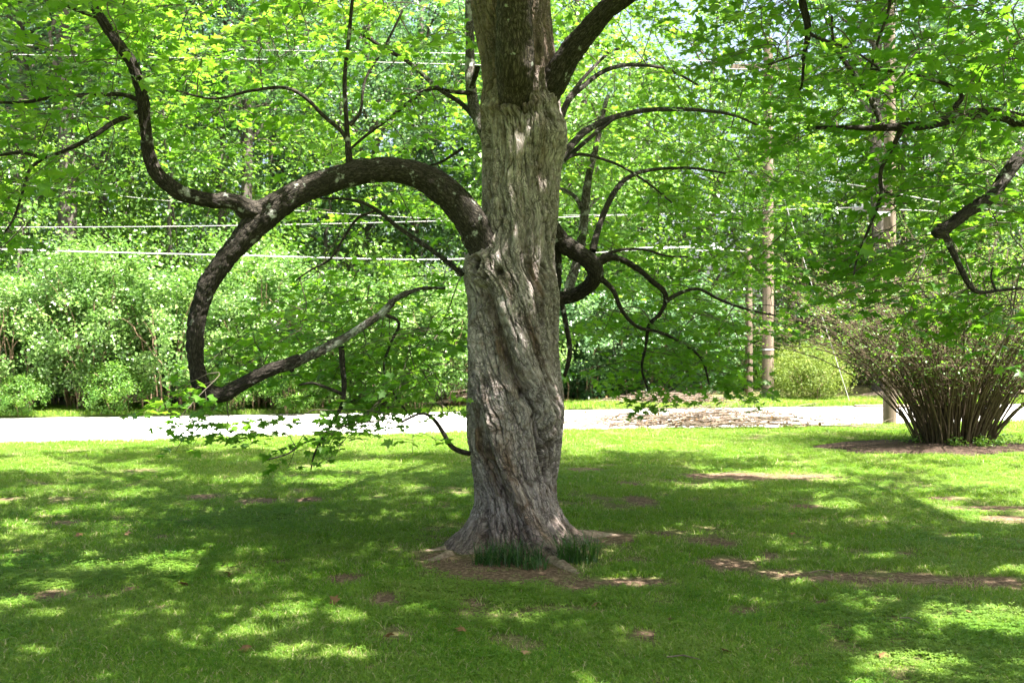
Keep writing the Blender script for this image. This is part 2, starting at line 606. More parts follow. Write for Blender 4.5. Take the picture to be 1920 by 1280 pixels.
# the outer lawn beside and behind the camera
for nm, (x0, x1, y0, y1) in {"a": (-60, -12.9, -30, 7.5), "b": (14.9, 60, -30, 20.7), "c": (-12.9, 14.9, -30, 0.4)}.items():
    obj("lawn_margin", mesh_np("lawn_margin", [[x0, y0, 0.0], [x1, y0, 0.0], [x1, y_near(x1) if nm != "c" else y1, 0.0], [x0, y_near(x0) if nm != "c" else y1, 0.0]],
                               [[0, 1, 2, 3]], M["lawn"], False, {"dirt": np.full(4, 0.1)}), kind="structure")

rx = np.linspace(-60, 60, 121)
rV, rF = [], []
for k, x in enumerate(rx):
    rV += [[x, y_near(x) - 0.3, -0.012], [x, (y_near(x) + y_far(x)) / 2, 0.012], [x, y_far(x) + 0.3, -0.012]]
for k in range(len(rx) - 1):
    a = k * 3
    rF += [[a, a + 3, a + 4, a + 1], [a + 1, a + 4, a + 5, a + 2]]
road = obj("road", mesh_np("road", rV, rF, M["concrete_road"]), kind="structure")

nx2, ny2 = 220, 40
uu = np.linspace(-22, 24, nx2)
GX = np.broadcast_to(uu[None], (ny2, nx2))
edge = y_far(GX) + 0.10 * vnoise(np.stack([GX * 1.1, GX * 0, GX * 0 + 2], -1))
GY = edge + 45 * (np.linspace(0, 1, ny2)[:, None]) ** 2
GZ = gz(GX, GY) + 0.1 * sstep(0, 6, GY - edge) * (1 + vnoise(np.stack([GX * 0.2, GY * 0.2, GX * 0], -1)))
GZ[0] = -0.05
i = np.arange(ny2 - 1)[:, None]
j = np.arange(nx2 - 1)[None]
gridF = np.stack([i * nx2 + j, i * nx2 + j + 1, (i + 1) * nx2 + j + 1, (i + 1) * nx2 + j], -1).reshape(-1, 4)
vd = np.clip(0.15 + 0.5 * sstep(0.5, 4, GY - edge), 0, 1)
verge = obj("verge", mesh_np("verge", np.stack([GX, GY, GZ], -1).reshape(-1, 3), gridF, M["lawn"], True, {"dirt": vd.ravel()}), kind="structure")

# sandy drive leaving the road on the far side
dr = np.array([[9.2, 24.2], [9.5, 25.6], [10.3, 27.2], [11.7, 28.6], [14.0, 29.6], [20, 30.5]])
drc = resample(np.c_[dr, np.zeros(len(dr))], 0.4)
T, N, B = frames(drc)
dl = drc + np.cross(T, [0, 0, 1]) * -0.8
drr = drc + np.cross(T, [0, 0, 1]) * 0.8
dV = np.empty((len(drc) * 2, 3))
dV[0::2], dV[1::2] = dl, drr
e_ = dV[:, 1] - y_far(dV[:, 0])
dV[:, 2] = gz(dV[:, 0], dV[:, 1]) + 0.2 * sstep(0, 6, e_) + 0.02
dV[:, 2] = np.where(e_ < 0.4, 0.03, dV[:, 2])
dF = [[2 * k, 2 * k + 1, 2 * k + 3, 2 * k + 2] for k in range(len(drc) - 1)]
obj("driveway", mesh_np("driveway", dV, dF, M["gravel"]), kind="structure")


# ------------------------------------------------------------------ scatter by geometry nodes (grass)
def scatter(name, pts, rot, scl, idx, sources):
    me = bpy.data.meshes.new(name)
    me.vertices.add(len(pts))
    me.vertices.foreach_set("co", np.asarray(pts, np.float32).ravel())
    a = me.attributes.new("rot", 'FLOAT_VECTOR', 'POINT')
    a.data.foreach_set("vector", np.asarray(rot, np.float32).ravel())
    a = me.attributes.new("scl", 'FLOAT', 'POINT')
    a.data.foreach_set("value", np.asarray(scl, np.float32))
    a = me.attributes.new("idx", 'INT', 'POINT')
    a.data.foreach_set("value", np.asarray(idx, np.int32))
    o = bpy.data.objects.new(name, me)
    COL.objects.link(o)
    c = bpy.data.collections.new(name + "_pieces")
    for k, sm in enumerate(sources):
        c.objects.link(bpy.data.objects.new("%s_piece_%02d" % (name, k), sm))
    ng = bpy.data.node_groups.new(name, 'GeometryNodeTree')
    ng.interface.new_socket("Geometry", in_out='INPUT', socket_type='NodeSocketGeometry')
    ng.interface.new_socket("Geometry", in_out='OUTPUT', socket_type='NodeSocketGeometry')
    N_ = ng.nodes
    gi = N_.new("NodeGroupInput")
    go = N_.new("NodeGroupOutput")
    iop = N_.new("GeometryNodeInstanceOnPoints")
    ci = N_.new("GeometryNodeCollectionInfo")
    ci.inputs["Collection"].default_value = c
    ci.inputs["Separate Children"].default_value = True
    ci.inputs["Reset Children"].default_value = True
    iop.inputs["Pick Instance"].default_value = True

    def na(n, t):
        q = N_.new("GeometryNodeInputNamedAttribute")
        q.data_type = t
        q.inputs["Name"].default_value = n
        return q.outputs["Attribute"]
    ng.links.new(gi.outputs[0], iop.inputs["Points"])
    ng.links.new(ci.outputs[0], iop.inputs["Instance"])
    ng.links.new(na("idx", 'INT'), iop.inputs["Instance Index"])
    ng.links.new(na("rot", 'FLOAT_VECTOR'), iop.inputs["Rotation"])
    ng.links.new(na("scl", 'FLOAT'), iop.inputs["Scale"])
    ng.links.new(iop.outputs[0], go.inputs[0])
    mod = o.modifiers.new("scatter", 'NODES')
    mod.node_group = ng
    o["kind"] = "stuff"
    return o


def blade_clump(name, n, rad, h0, h1, w, mat, lean=0.5, dry=0.06, rlo=0.0, rhi=0.85):
    V, F, R = [], [], []
    for k in range(n):
        a, q = random.uniform(0, 6.283), rad * math.sqrt(random.random())
        bx_, by_ = q * math.cos(a), q * math.sin(a)
        h = random.uniform(h0, h1)
        d = random.uniform(0, 6.283)
        ln = random.uniform(0.15, lean) * h
        ww = w * random.uniform(0.7, 1.3)
        e = random.uniform(0, 6.283)
        ex, ey = math.cos(e) * ww / 2, math.sin(e) * ww / 2
        lx, ly = math.cos(d) * ln, math.sin(d) * ln
        o = len(V)
        V += [[bx_ - ex, by_ - ey, -0.006], [bx_ + ex, by_ + ey, -0.006], [bx_ + ex * 0.85 + lx * 0.4, by_ + ey * 0.85 + ly * 0.4, h * 0.65],
              [bx_ - ex * 0.85 + lx * 0.4, by_ - ey * 0.85 + ly * 0.4, h * 0.65], [bx_ + lx, by_ + ly, h * 0.9]]
        F += [[o, o + 1, o + 2], [o, o + 2, o + 3], [o + 3, o + 2, o + 4]]
        r = 1.0 if random.random() < dry else random.uniform(rlo, rhi)
        R += [r] * 5
    return mesh_np(name, V, F, mat, False, {"rnd": R})


def clover_clump(name, n, rad, s, mat):
    V, F, R = [], [], []
    for k in range(n):
        a, q = random.uniform(0, 6.283), rad * math.sqrt(random.random())
        cx, cy, cz = q * math.cos(a), q * math.sin(a), random.uniform(0.012, 0.034)
        a0 = random.uniform(0, 6.283)
        r = random.uniform(0.0, 0.6)
        ti = random.uniform(-0.3, 0.3)
        for t in range(3):
            b = a0 + t * 2.094
            o = len(V)
            c_, s_ = math.cos(b), math.sin(b)
            for (u, v, z) in ((0, 0, 0), (0.8, -0.42, 0.15), (1.15, 0, 0.02), (0.8, 0.42, 0.15)):
                V.append([cx + s * (u * c_ - v * s_), cy + s * (u * s_ + v * c_), cz + s * z + ti * s * u])
                R.append(r)
            F += [[o, o + 1, o + 2], [o, o + 2, o + 3]]
    return mesh_np(name, V, F, mat, False, {"rnd": R})


def on_lawn(n, ymin, ymax, power):
    Y = ymin + (ymax - ymin) * RNG.random(n) ** power
    X = (RNG.random(n) * 2 - 1) * (Y * 0.56 + 0.7)
    return X, Y


src = [blade_clump("grass_clump_%d" % k, 30, 0.075, 0.014, 0.036, 0.0042, M["grass"], 2.2, 0.05) for k in range(4)]
src += [blade_clump("dry_grass_clump_%d" % k, 22, 0.075, 0.010, 0.028, 0.0040, M["grass"], 2.4, 0.45) for k in range(1)]
src += [clover_clump("clover_clump_%d" % k, 11, 0.085, 0.013, M["grass"]) for k in range(3)]
X, Y = on_lawn(64000, 4.0, 20.5, 1.45)
edge_n = y_near(X) + 0.05 * vnoise(np.stack([X * 4, X * 0, X * 0 + 9], -1))
D = dirt_at(X, Y)
keep = (Y < edge_n + 0.03) & (RNG.random(len(X)) > np.minimum(D * 1.35, 0.95)) & (np.hypot(X, Y - 7.6) > 0.42)
mulch_r = ((X - 6.35) / 2.0) ** 2 + ((Y - 14.7) / 0.95) ** 2
keep &= ~((mulch_r < 1) & (RNG.random(len(X)) < 0.93))
X, Y, D = X[keep], Y[keep], D[keep]
cn = fbm(np.stack([X * 0.9, Y * 0.9, X * 0 + 31], -1), 3)
dn = fbm(np.stack([X * 1.3, Y * 1.3, X * 0 + 77], -1), 3)
u = RNG.random(len(X))
idx = RNG.integers(0, 4, len(X))
idx = np.where((u < 0.10 + 0.9 * D + 0.4 * np.clip(dn, 0, 1)), 4, idx)
u = RNG.random(len(X))
idx = np.where(u < np.clip(0.20 + 1.0 * cn, 0.05, 0.7), RNG.integers(5, 8, len(X)), idx)
scl = (0.75 + 0.5 * RNG.random(len(X))) * (1 + 0.03 * np.clip(Y - 6, 0, 20)) * (1 + 0.25 * dn) * (1 - 0.45 * D)
rot = np.c_[RNG.normal(0, 0.08, len(X)), RNG.normal(0, 0.08, len(X)), RNG.random(len(X)) * 6.283]
gr = scatter("grass", np.c_[X, Y, gz(X, Y)], rot, scl, idx, src)
tag(gr, "short mown lawn grass and clover growing under the maple", "grass")

X = RNG.uniform(-15, 16, 9000)
Y = y_far(X) + 0.02 + RNG.random(9000) ** 1.6 * 2.2
vs = [blade_clump("verge_grass_%d" % k, 26, 0.12, 0.03, 0.10, 0.007, M["grass"], 1.4, 0.05) for k in range(3)]
zz = gz(X, Y) + 0.1 * sstep(0, 6, Y - y_far(X))
vg = scatter("verge_grass", np.c_[X, Y, zz], np.c_[X * 0, X * 0, RNG.random(9000) * 6.283], 0.7 + 0.8 * RNG.random(9000), RNG.integers(0, 3, 9000), vs)
tag(vg, "rough verge grass along the far edge of the road", "grass")

# ------------------------------------------------------------------ leaves
def maple_template():
    half = [(0.40, 0.05), (0.25, 0.25), (0.54, 0.52), (0.20, 0.56)]
    pts = [(0, 0.32), (0, 0.0)] + half + [(0, 1.0)] + [(-x, y) for x, y in reversed(half)]
    V = np.array([[x, y, -0.22 * abs(x) - 0.16 * (y - 0.3) ** 2] for x, y in pts])
    n = len(pts) - 1
    F = np.array([[0, 1 + k, 1 + (k + 1) % n] for k in range(n)])
    return V, F


def simple_template(w=0.42, fold=0.12):
    V = np.array([[0, 0, 0], [w, 0.42, fold], [0, 1, -0.08], [-w, 0.42, fold]], float)
    return V, np.array([[0, 1, 2], [0, 2, 3]])


T_MAPLE, T_SIMPLE, T_WIDE = maple_template(), simple_template(), simple_template(0.5, 0.1)


def leaf_basis(nrm, dr):
    z = nrm / (np.linalg.norm(nrm, axis=1)[:, None] + 1e-9)
    y = dr - z * np.sum(dr * z, axis=1)[:, None]
    y /= np.linalg.norm(y, axis=1)[:, None] + 1e-9
    x = np.cross(y, z)
    return x, y, z


def leaves_mesh(name, pos, nrm, dr, size, rnd, templ, mat):
    TV, TF = templ
    x, y, z = leaf_basis(nrm, dr)
    V = pos[:, None, :] + size[:, None, None] * (TV[None, :, 0:1] * x[:, None] + TV[None, :, 1:2] * y[:, None] + TV[None, :, 2:3] * z[:, None])
    k = len(TV)
    F = (np.arange(len(pos)) * k)[:, None, None] + TF[None]
    return mesh_np(name, V.reshape(-1, 3), F.reshape(-1, 3), mat, False, {"rnd": np.repeat(rnd, k)})


class Leaves:
    def __init__(self):
        self.p, self.n, self.d, self.s, self.r = [], [], [], [], []

    def add(self, p, n, d, s, r):
        self.p.append(p), self.n.append(n), self.d.append(d), self.s.append(s), self.r.append(r)

    def arrays(self):
        return [np.concatenate(a) for a in (self.p, self.n, self.d, self.s, self.r)]


# ------------------------------------------------------------------ the twisted maple: trunk
TY = 7.62
PX = TY / FPX
SIL = np.array([  # pixel y, left edge, right edge
    (-180, 868, 1022), (-60, 876, 1026), (0, 881, 1031), (50, 889, 1036), (100, 899, 1041), (150, 904, 1047), (180, 902, 1050), (210, 900, 1053), (235, 902, 1062), (260, 902, 1065), (285, 903, 1061),
    (310, 903, 1054), (350, 903, 1050), (400, 902, 1047), (440, 896, 1043), (465, 884, 1040), (485, 871, 1040), (505, 867, 1042), (530, 870, 1046), (560, 876, 1049), (600, 878, 1048), (650, 878, 1048),
    (700, 877, 1053), (730, 876, 1058), (760, 874, 1059), (800, 875, 1055), (850, 880, 1051), (900, 887, 1044), (940, 892, 1042), (970, 886, 1048), (1000, 878, 1058),
    (1030, 872, 1066), (1060, 866, 1072), (1110, 862, 1078)], float)
zs = (CAM_Z + (640 - SIL[:, 0]) * PX)[::-1]
cxs = (((SIL[:, 1] + SIL[:, 2]) / 2 - 960) * PX)[::-1]
hws = ((SIL[:, 2] - SIL[:, 1]) / 2 * PX)[::-1]


def prof(z):
    return np.interp(z, zs, cxs), np.interp(z, zs, hws)


NT, NZ = 420, 800
zg = np.linspace(-0.12, 4.85, NZ)
tg = np.linspace(0, 2 * np.pi, NT, endpoint=False)
TH, ZZ = np.meshgrid(tg, zg)
CX, HW = prof(ZZ)
kz = np.interp(zg, [0, 0.4, 1.0, 2.3, 2.8, 3.4, 4.8], [0.55, 0.8, 1.05, 0.95, 0.35, 0.05, 0.0])
KZ = np.concatenate([[0], np.cumsum(0.5 * (kz[1:] + kz[:-1]) * np.diff(zg))])[:, None]
G = TH + KZ + 0.10 * fbm(np.stack([np.cos(TH) * 1.2, np.sin(TH) * 1.2, ZZ * 1.6], -1), 3)
cs = np.stack([np.cos(G) * 1.35, np.sin(G) * 1.35, ZZ * 0.55], -1)
R = HW.copy()
R += 0.075 * fbm(cs + 5.1, 3) * sstep(0.0, 0.5, 1.0 + 0 * ZZ)
cs2 = np.stack([np.cos(G) * 3.3, np.sin(G) * 3.3, ZZ * 0.6], -1)
R += 0.058 * fbm(cs2, 3)
R += 0.018 * fbm(np.stack([np.cos(TH) * 4, np.sin(TH) * 4, ZZ * 5], -1), 3)
R -= 0.010


def front_th(px, py):
    z = CAM_Z + (640 - py) * PX
    c, h = prof(z)
    return -math.acos(max(-0.985, min(0.985, ((px - 960) * PX - c) / h))), z


def adiff(a, b):
    return (a - b + np.pi) % (2 * np.pi) - np.pi


def blob(px, py, rad, amp, ax=1.0, az=1.0, back=0.0):
    t, z = front_th(px, py)
    t += back
    d2 = (adiff(TH, t) * 0.33 / (rad * ax)) ** 2 + ((ZZ - z) / (rad * az)) ** 2
    return amp * np.exp(-d2)


def groove(pts, wid, amp):
    out = np.zeros_like(TH)
    pl = [front_th(*p) for p in pts]
    best = np.full(TH.shape, 9.0)
    for (t0, z0), (t1, z1) in zip(pl[:-1], pl[1:]):
        ax_, az_ = (t1 - t0) * 0.33, z1 - z0
        bx_, bz_ = adiff(TH, t0) * 0.33, ZZ - z0
        s = np.clip((bx_ * ax_ + bz_ * az_) / (ax_ ** 2 + az_ ** 2), 0, 1)
        best = np.minimum(best, np.hypot(bx_ - s * ax_, bz_ - s * az_))
    return amp * np.exp(-(best / wid) ** 2)


holes = np.zeros_like(R)
burl = blob(893, 508, 0.13, 1.0)
R += burl * (0.070 + 0.014 * np.sin(np.hypot(adiff(TH, front_th(893, 505)[0]) * 0.33, ZZ - front_th(893, 505)[1]) * 150))
h1 = blob(896, 500, 0.040, 1.0, 0.75, 1.25)
h2 = blob(932, 514, 0.030, 1.0)
h3 = blob(914, 172, 0.030, 1.0)
R += blob(912, 172, 0.06, 0.022)
R -= 0.14 * h1 + 0.07 * h2 + 0.07 * h3
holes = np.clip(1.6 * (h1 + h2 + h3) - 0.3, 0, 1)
R += blob(1052, 255, 0.15, 0.055) + blob(1012, 250, 0.10, 0.018)
R += groove([(905, 205), (950, 222), (1000, 212), (1040, 190)], 0.045, 0.030)
R -= groove([(935, 208), (965, 206), (992, 203)], 0.018, 0.030)
R -= groove([(925, 160), (950, 178), (985, 172)], 0.04, 0.028)
R -= groove([(900, 545), (925, 610), (950, 660), (980, 735)], 0.040, 0.075)
R += groove([(945, 580), (975, 650), (1005, 720), (1025, 780)], 0.045, 0.040)
R += groove([(885, 600), (897, 690), (925, 790), (955, 890), (990, 980)], 0.055, 0.035)
R -= groove([(905, 760), (930, 840), (955, 920), (985, 1000)], 0.035, 0.035)
R += blob(900, 430, 0.10, 0.035, 0.8, 1.8)
R -= groove([(980, 735), (1000, 790), (1018, 845), (1032, 895)], 0.034, 0.085)
R += groove([(945, 720), (985, 760), (1010, 830), (1030, 900)], 0.03, 0.020)
R -= groove([(1030, 720), (1022, 760), (1012, 790)], 0.03, 0.026)
R -= groove([(910, 240), (906, 330), (905, 420), (900, 470)], 0.022, 0.050)
R += groove([(925, 240), (922, 330), (920, 430)], 0.03, 0.012)
R += blob(990, 470, 0.10, 0.020) - blob(985, 474, 0.035, 0.020)
R -= blob(1010, 320, 0.07, 0.030, 0.6, 1.4)
R += blob(1040, 745, 0.11, 0.020) - blob(1047, 733, 0.03, 0.03)
# roots: flare lobes (angle, reach, width, height)
for (t0, reach, wid, hh) in ((math.pi + 0.12, 0.30, 0.30, 0.17), (math.pi + 0.62, 0.20, 0.22, 0.13), (-0.30, 0.17, 0.30, 0.20), (0.42, 0.42, 0.26, 0.12), (-0.98, 0.30, 0.24, 0.13),
                             (-1.72, 0.12, 0.34, 0.16), (1.5, 0.26, 0.5, 0.2), (2.5, 0.24, 0.4, 0.2)):
    tt = adiff(TH + 0.4 * KZ - 0.05, t0)
    R += reach * np.exp(-(tt / wid) ** 2) * np.exp(-np.clip(ZZ, 0, 9) / hh)
R -= groove([(905, 930), (908, 980), (912, 1030)], 0.022, 0.055)
R -= groove([(1030, 990), (1046, 1020), (1052, 1045)], 0.025, 0.035)
# bark: interlaced fissures along the twisted grain, with flaking plates between them
def ring(fg, fz, off=0.0, wr=0.0):
    g2 = G + wr
    return np.stack([np.cos(g2) * fg + off, np.sin(g2) * fg - off, ZZ * fz + off], -1)


warp = 0.10 * fbm(ring(3.0, 5.0, 3.3), 3) + 0.035 * fbm(ring(9.0, 16.0, 7.7), 2)
n1 = vnoise(ring(8.5, 2.6, 1.0, warp)) + 0.28 * vnoise(ring(19, 13, 4.0, warp))
n2 = vnoise(ring(22.0, 8.0, 12.0, warp * 1.2)) + 0.30 * vnoise(ring(36, 26, 9.0, warp))
n3 = vnoise(ring(34.0, 11.0, 21.0, warp * 1.4))
m1 = 0.3 + 0.7 * sstep(-0.55, 0.25, fbm(ring(2.2, 1.6, 41.0), 3))
m2 = sstep(-0.35, 0.35, fbm(ring(3.2, 2.4, 55.0), 3))
c1 = np.exp(-(n1 / 0.085) ** 2) * m1
c2 = np.exp(-(n2 / 0.13) ** 2) * (0.35 + 0.65 * m2)
c3 = np.exp(-(n3 / 0.20) ** 2) * 0.6
NA = 54
a_ = G / (2 * np.pi) * NA + 2.6 * warp * NA / 6.28 + 0.35 * vnoise(ring(14, 20, 2.0))
b_ = ZZ / 0.085 + 1.1 * fbm(ring(5, 5, 8.0), 3) + 0.5 * vnoise(ring(16, 16, 5.0))
f1, f2, cid = voronoi(a_, b_, NA)
cross = (1 - sstep(0.0, 0.10, f2 - f1)) * 0.55 * m2
cid2 = 0.5 + 0.5 * vnoise(ring(11, 4, 30.0, warp))
R += -0.026 * c1 - 0.014 * c2 - 0.005 * c3 - 0.005 * cross + 0.011 * (cid - 0.5) * m2 + 0.016 * (np.abs(n1) - 0.35) * m1
R += 0.005 * fbm(ring(26, 18, 17.0), 3)
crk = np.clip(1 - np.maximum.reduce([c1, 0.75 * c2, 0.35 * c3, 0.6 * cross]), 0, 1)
crk2 = np.ones_like(crk)
VX = CX + R * np.cos(TH)
kern = np.hanning(15) / np.hanning(15).sum()


def smooth(v):
    return np.convolve(np.pad(v, 7, 'edge'), kern, 'valid')


x0s, x1s = smooth(VX.min(1)), smooth(VX.max(1))          # hold the outline of the stem to its measured waist and bulges
cz_, hz_ = prof(zg)
wgt = sstep(0.25, 0.55, zg)
sc_ = 1 + wgt * (2 * hz_ / (x1s - x0s) - 1)
mid = (x0s + x1s) / 2
VX = (VX - mid[:, None]) * sc_[:, None] + (mid + wgt * (cz_ - mid))[:, None]
Vt = np.stack([VX, TY + R * np.sin(TH) * 0.97, ZZ], -1)
i = np.arange(NZ - 1)[:, None]
j = np.arange(NT)[None]
j2 = (j + 1) % NT
Ft = np.stack([i * NT + j, i * NT + j2, (i + 1) * NT + j2, (i + 1) * NT + j], -1).reshape(-1, 4)
patch = sstep(0.12, 0.55, fbm(np.stack([np.cos(G) * 2.2, np.sin(G) * 2.2, ZZ * 1.3 + 11], -1), 4) + 0.25 * (cid - 0.5))
patch = np.maximum(patch, np.clip(groove([(905, 560), (925, 610), (945, 655), (975, 720)], 0.05, 0.75) + groove([(925, 215), (965, 214), (1000, 206)], 0.05, 0.7)
                                  + blob(1012, 330, 0.08, 0.7, 0.6, 1.6) + blob(940, 530, 0.06, 0.5), 0, 1))
patch = np.maximum(patch, 0.75 * (1 - sstep(0.05, 0.42, ZZ + 0.15 * fbm(cs2 * 1.5, 2))))
patch = np.maximum(patch, 0.78 * sstep(3.2, 3.6, ZZ + 0.25 * fbm(cs2, 2)))
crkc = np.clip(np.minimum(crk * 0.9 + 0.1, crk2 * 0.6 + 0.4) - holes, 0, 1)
cellc = np.clip(0.5 * cid + 0.5 * cid2, 0, 1)
maple = thing("maple_tree", "huge old maple with a twisted grey trunk and an arching low limb", "tree", (0, TY, 0))


def mp(o):
    """parts of the maple are modelled in place"""
    o.parent = maple
    o.matrix_parent_inverse = Matrix.Translation((0, -TY, 0))
    return o


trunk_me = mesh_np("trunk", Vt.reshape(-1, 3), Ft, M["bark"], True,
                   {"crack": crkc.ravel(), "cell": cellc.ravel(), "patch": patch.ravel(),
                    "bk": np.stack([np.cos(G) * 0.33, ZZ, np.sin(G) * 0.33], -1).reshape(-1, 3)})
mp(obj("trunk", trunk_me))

NODES = {}     # tree -> list of branch nodes (points)


def limb(root_fn, key, name, pix, mat, sides=None, step=None, knob=0.0, collar=0.0):
    """pix: (x, y, distance, radius in px); one limb as a mesh of its own"""
    pts = np.array([np.append(P(x, y, d), r / FPX * d) for (x, y, d, r) in pix])
    rmax = pts[:, 3].max()
    sides = sides or (36 if rmax > 0.07 else 20 if rmax > 0.035 else 9 if rmax > 0.012 else 6)
    step = step or (0.012 if rmax > 0.07 else 0.018 if rmax > 0.035 else 0.04)
    q = resample(pts, step)
    c, r = q[:, :3], np.maximum(q[:, 3], 0.0025)
    off = RNG.random(3) * 50
    wob = np.stack([vnoise(np.c_[c * 3.0 + off]), vnoise(np.c_[c * 3.0 + off + 31]), vnoise(np.c_[c * 3.0 + off + 77])], -1)
    c = c + wob * np.minimum(0.015, r * 0.3)[:, None]
    L = np.concatenate([[0], np.cumsum(np.linalg.norm(np.diff(c, axis=0), axis=1))])
    if collar:
        r = r * (1 + collar * np.exp(-L / 0.12))

    def disp(th, l, rr):
        d = rr * 0.11 * fbm(np.stack([np.cos(th) * 1.3 + off[0], np.sin(th) * 1.3, l * 4], -1), 3)
        d = d + rr * 0.16 * np.clip(vnoise(np.stack([np.cos(th) * 1.0 + off[1], np.sin(th) * 1.0, l * 6.5], -1)) - 0.35, 0, 1) * 1.5
        if rmax > 0.035:
            na = max(8, int(rmax * 6.28 / 0.02))
            f1_, f2_, ci = voronoi(th / 6.28318 * na + 0.5 * fbm(np.stack([np.cos(th) * 4, np.sin(th) * 4, l * 9], -1), 2), l / 0.085 + 0.4 * vnoise(np.stack([th * 3, l * 9, th * 0], -1)), na)
            d = d - 0.008 * (1 - sstep(0.02, 0.3, f2_ - f1_)) + 0.005 * (ci - 0.5)
        return d
    V, F, th, l = tube_arrays(c, r, sides, disp)
    bk = np.stack([np.cos(th) * rmax + off[0], l, np.sin(th) * rmax], -1)
    o = obj(name, mesh_np(name, V, F, mat, True, {"bk": bk}))
    root_fn(o)
    NODES.setdefault(key, []).append(c[:: max(1, int(0.08 / step))])
    return o


ML = M["limb"]
# pixel paths of the limbs and branches one can see: x, y, distance, radius px
limb(mp, "maple", "limb", [(945, 540, 7.62, 26), (918, 490, 7.5, 30), (882, 415, 7.44, 31), (842, 363, 7.38, 29), (795, 332, 7.32, 26), (740, 318, 7.24, 24), (690, 320, 7.18, 23), (640, 330, 7.14, 23), (590, 350, 7.1, 24),
                           (535, 377, 7.05, 24), (487, 410, 7.0, 27), (452, 448, 6.97, 22), (414, 494, 6.95, 19), (388, 535, 6.95, 18), (372, 585, 6.97, 16.5), (366, 640, 7.0, 15.5), (370, 690, 7.05, 15),
                           (383, 727, 7.08, 17), (415, 739, 7.1, 15), (450, 722, 7.12, 13), (500, 697, 7.15, 12), (545, 682, 7.2, 11), (562, 674, 7.22, 9.5)], ML, collar=0.1)
limb(mp, "maple", "limb", [(515, 692, 7.17, 8.5), (545, 682, 7.2, 10), (600, 657, 7.28, 9.5), (660, 625, 7.36, 8), (712, 590, 7.45, 7), (745, 558, 7.52, 6), (790, 541, 7.6, 4), (835, 540, 7.7, 2.5)], M["limb_lichen_sunlit"])
limb(mp, "maple", "limb", [(500, 400, 7.0, 18), (466, 393, 6.95, 20), (438, 378, 6.88, 15.5), (385, 372, 6.8, 14), (335, 357, 6.74, 14), (297, 328, 6.7, 13.5), (279, 285, 6.66, 12), (271, 235, 6.62, 10.5),
                           (266, 190, 6.6, 11), (250, 135, 6.58, 10), (222, 85, 6.56, 10), (190, 35, 6.55, 9), (165, -10, 6.55, 8.5), (130, -90, 6.5, 8), (80, -190, 6.4, 6)], ML)
limb(mp, "maple", "limb", [(990, 215, 7.6, 24), (1034, 160, 7.52, 27), (1062, 112, 7.45, 23), (1092, 72, 7.4, 21), (1130, 28, 7.32, 19), (1185, -30, 7.2, 16), (1270, -110, 7.0, 16), (1380, -200, 6.8, 12)], ML, collar=0.1)
limb(mp, "maple", "limb", [(1140, 22, 7.3, 14), (1172, 2, 7.25, 13), (1230, -30, 7.15, 10), (1320, -60, 7.0, 7)], ML)
limb(mp, "maple", "limb", [(962, 290, 7.62, 20), (964, 215, 7.48, 28), (966, 165, 7.36, 34), (966, 120, 7.24, 36), (967, 60, 7.18, 35), (969, 0, 7.12, 34), (973, -80, 7.0, 31), (985, -190, 6.8, 27), (1000, -330, 6.5, 20)], M["leader_shaded"])
limb(mp, "maple", "limb", [(1012, 400, 7.9, 22), (1043, 445, 8.0, 20), (1072, 468, 8.02, 18), (1103, 488, 8.0, 17), (1118, 508, 8.02, 16), (1112, 528, 8.1, 14), (1088, 546, 8.18, 13), (1062, 555, 8.22, 13), (1030, 555, 8.2, 14), (1000, 548, 8.1, 10)], ML)
limb(mp, "maple", "limb", [(1040, 452, 8.05, 13), (1046, 490, 8.1, 11), (1044, 530, 8.12, 10), (1035, 565, 8.1, 8)], ML)
limb(mp, "maple", "branch", [(1118, 492, 8.0, 9), (1150, 482, 8.0, 6.5), (1185, 495, 8.05, 6), (1220, 525, 8.1, 5.5), (1247, 552, 8.15, 5), (1240, 585, 8.2, 4), (1217, 612, 8.25, 3.6), (1211, 650, 8.3, 3), (1204, 690, 8.3, 2.5), (1215, 730, 8.35, 2)], M["limb"])
limb(mp, "maple", "branch", [(1247, 566, 8.15, 4.5), (1275, 550, 8.2, 3.6), (1310, 542, 8.3, 3), (1350, 562, 8.4, 2.6), (1400, 580, 8.5, 2.2), (1455, 592, 8.6, 1.6)], M["limb"])
limb(mp, "maple", "branch", [(1125, 520, 8.02, 6), (1150, 545, 8.05, 4.5), (1165, 580, 8.1, 4), (1195, 612, 8.15, 3.5), (1235, 622, 8.2, 3.2), (1275, 640, 8.3, 2.8), (1315, 672, 8.4, 2.2), (1330, 720, 8.5, 1.6)], M["limb"])
limb(mp, "maple", "branch", [(1130, 480, 8.0, 4), (1165, 468, 8.1, 3), (1210, 468, 8.2, 2.6), (1250, 480, 8.3, 2), (1290, 482, 8.4, 1.5)], M["limb"])
limb(mp, "maple", "branch", [(1052, 562, 8.2, 5), (1060, 605, 8.2, 5), (1068, 655, 8.2, 4.5), (1063, 690, 8.2, 4), (1058, 705, 8.2, 3.5)], M["limb"])
limb(mp, "maple", "limb", [(1062, 560, 8.4, 9), (1080, 500, 8.7, 9), (1092, 430, 8.9, 8.5), (1098, 370, 9.0, 8), (1106, 320, 9.1, 6.5), (1120, 260, 9.2, 5), (1140, 180, 9.3, 4)], M["limb_lichen_sunlit"])  # lighter bark colour stands for sun on this farther limb
limb(mp, "maple", "branch", [(1090, 390, 8.95, 5), (1078, 370, 9.0, 4), (1060, 357, 9.1, 3), (1040, 350, 9.2, 2)], M["limb_lichen_sunlit"])
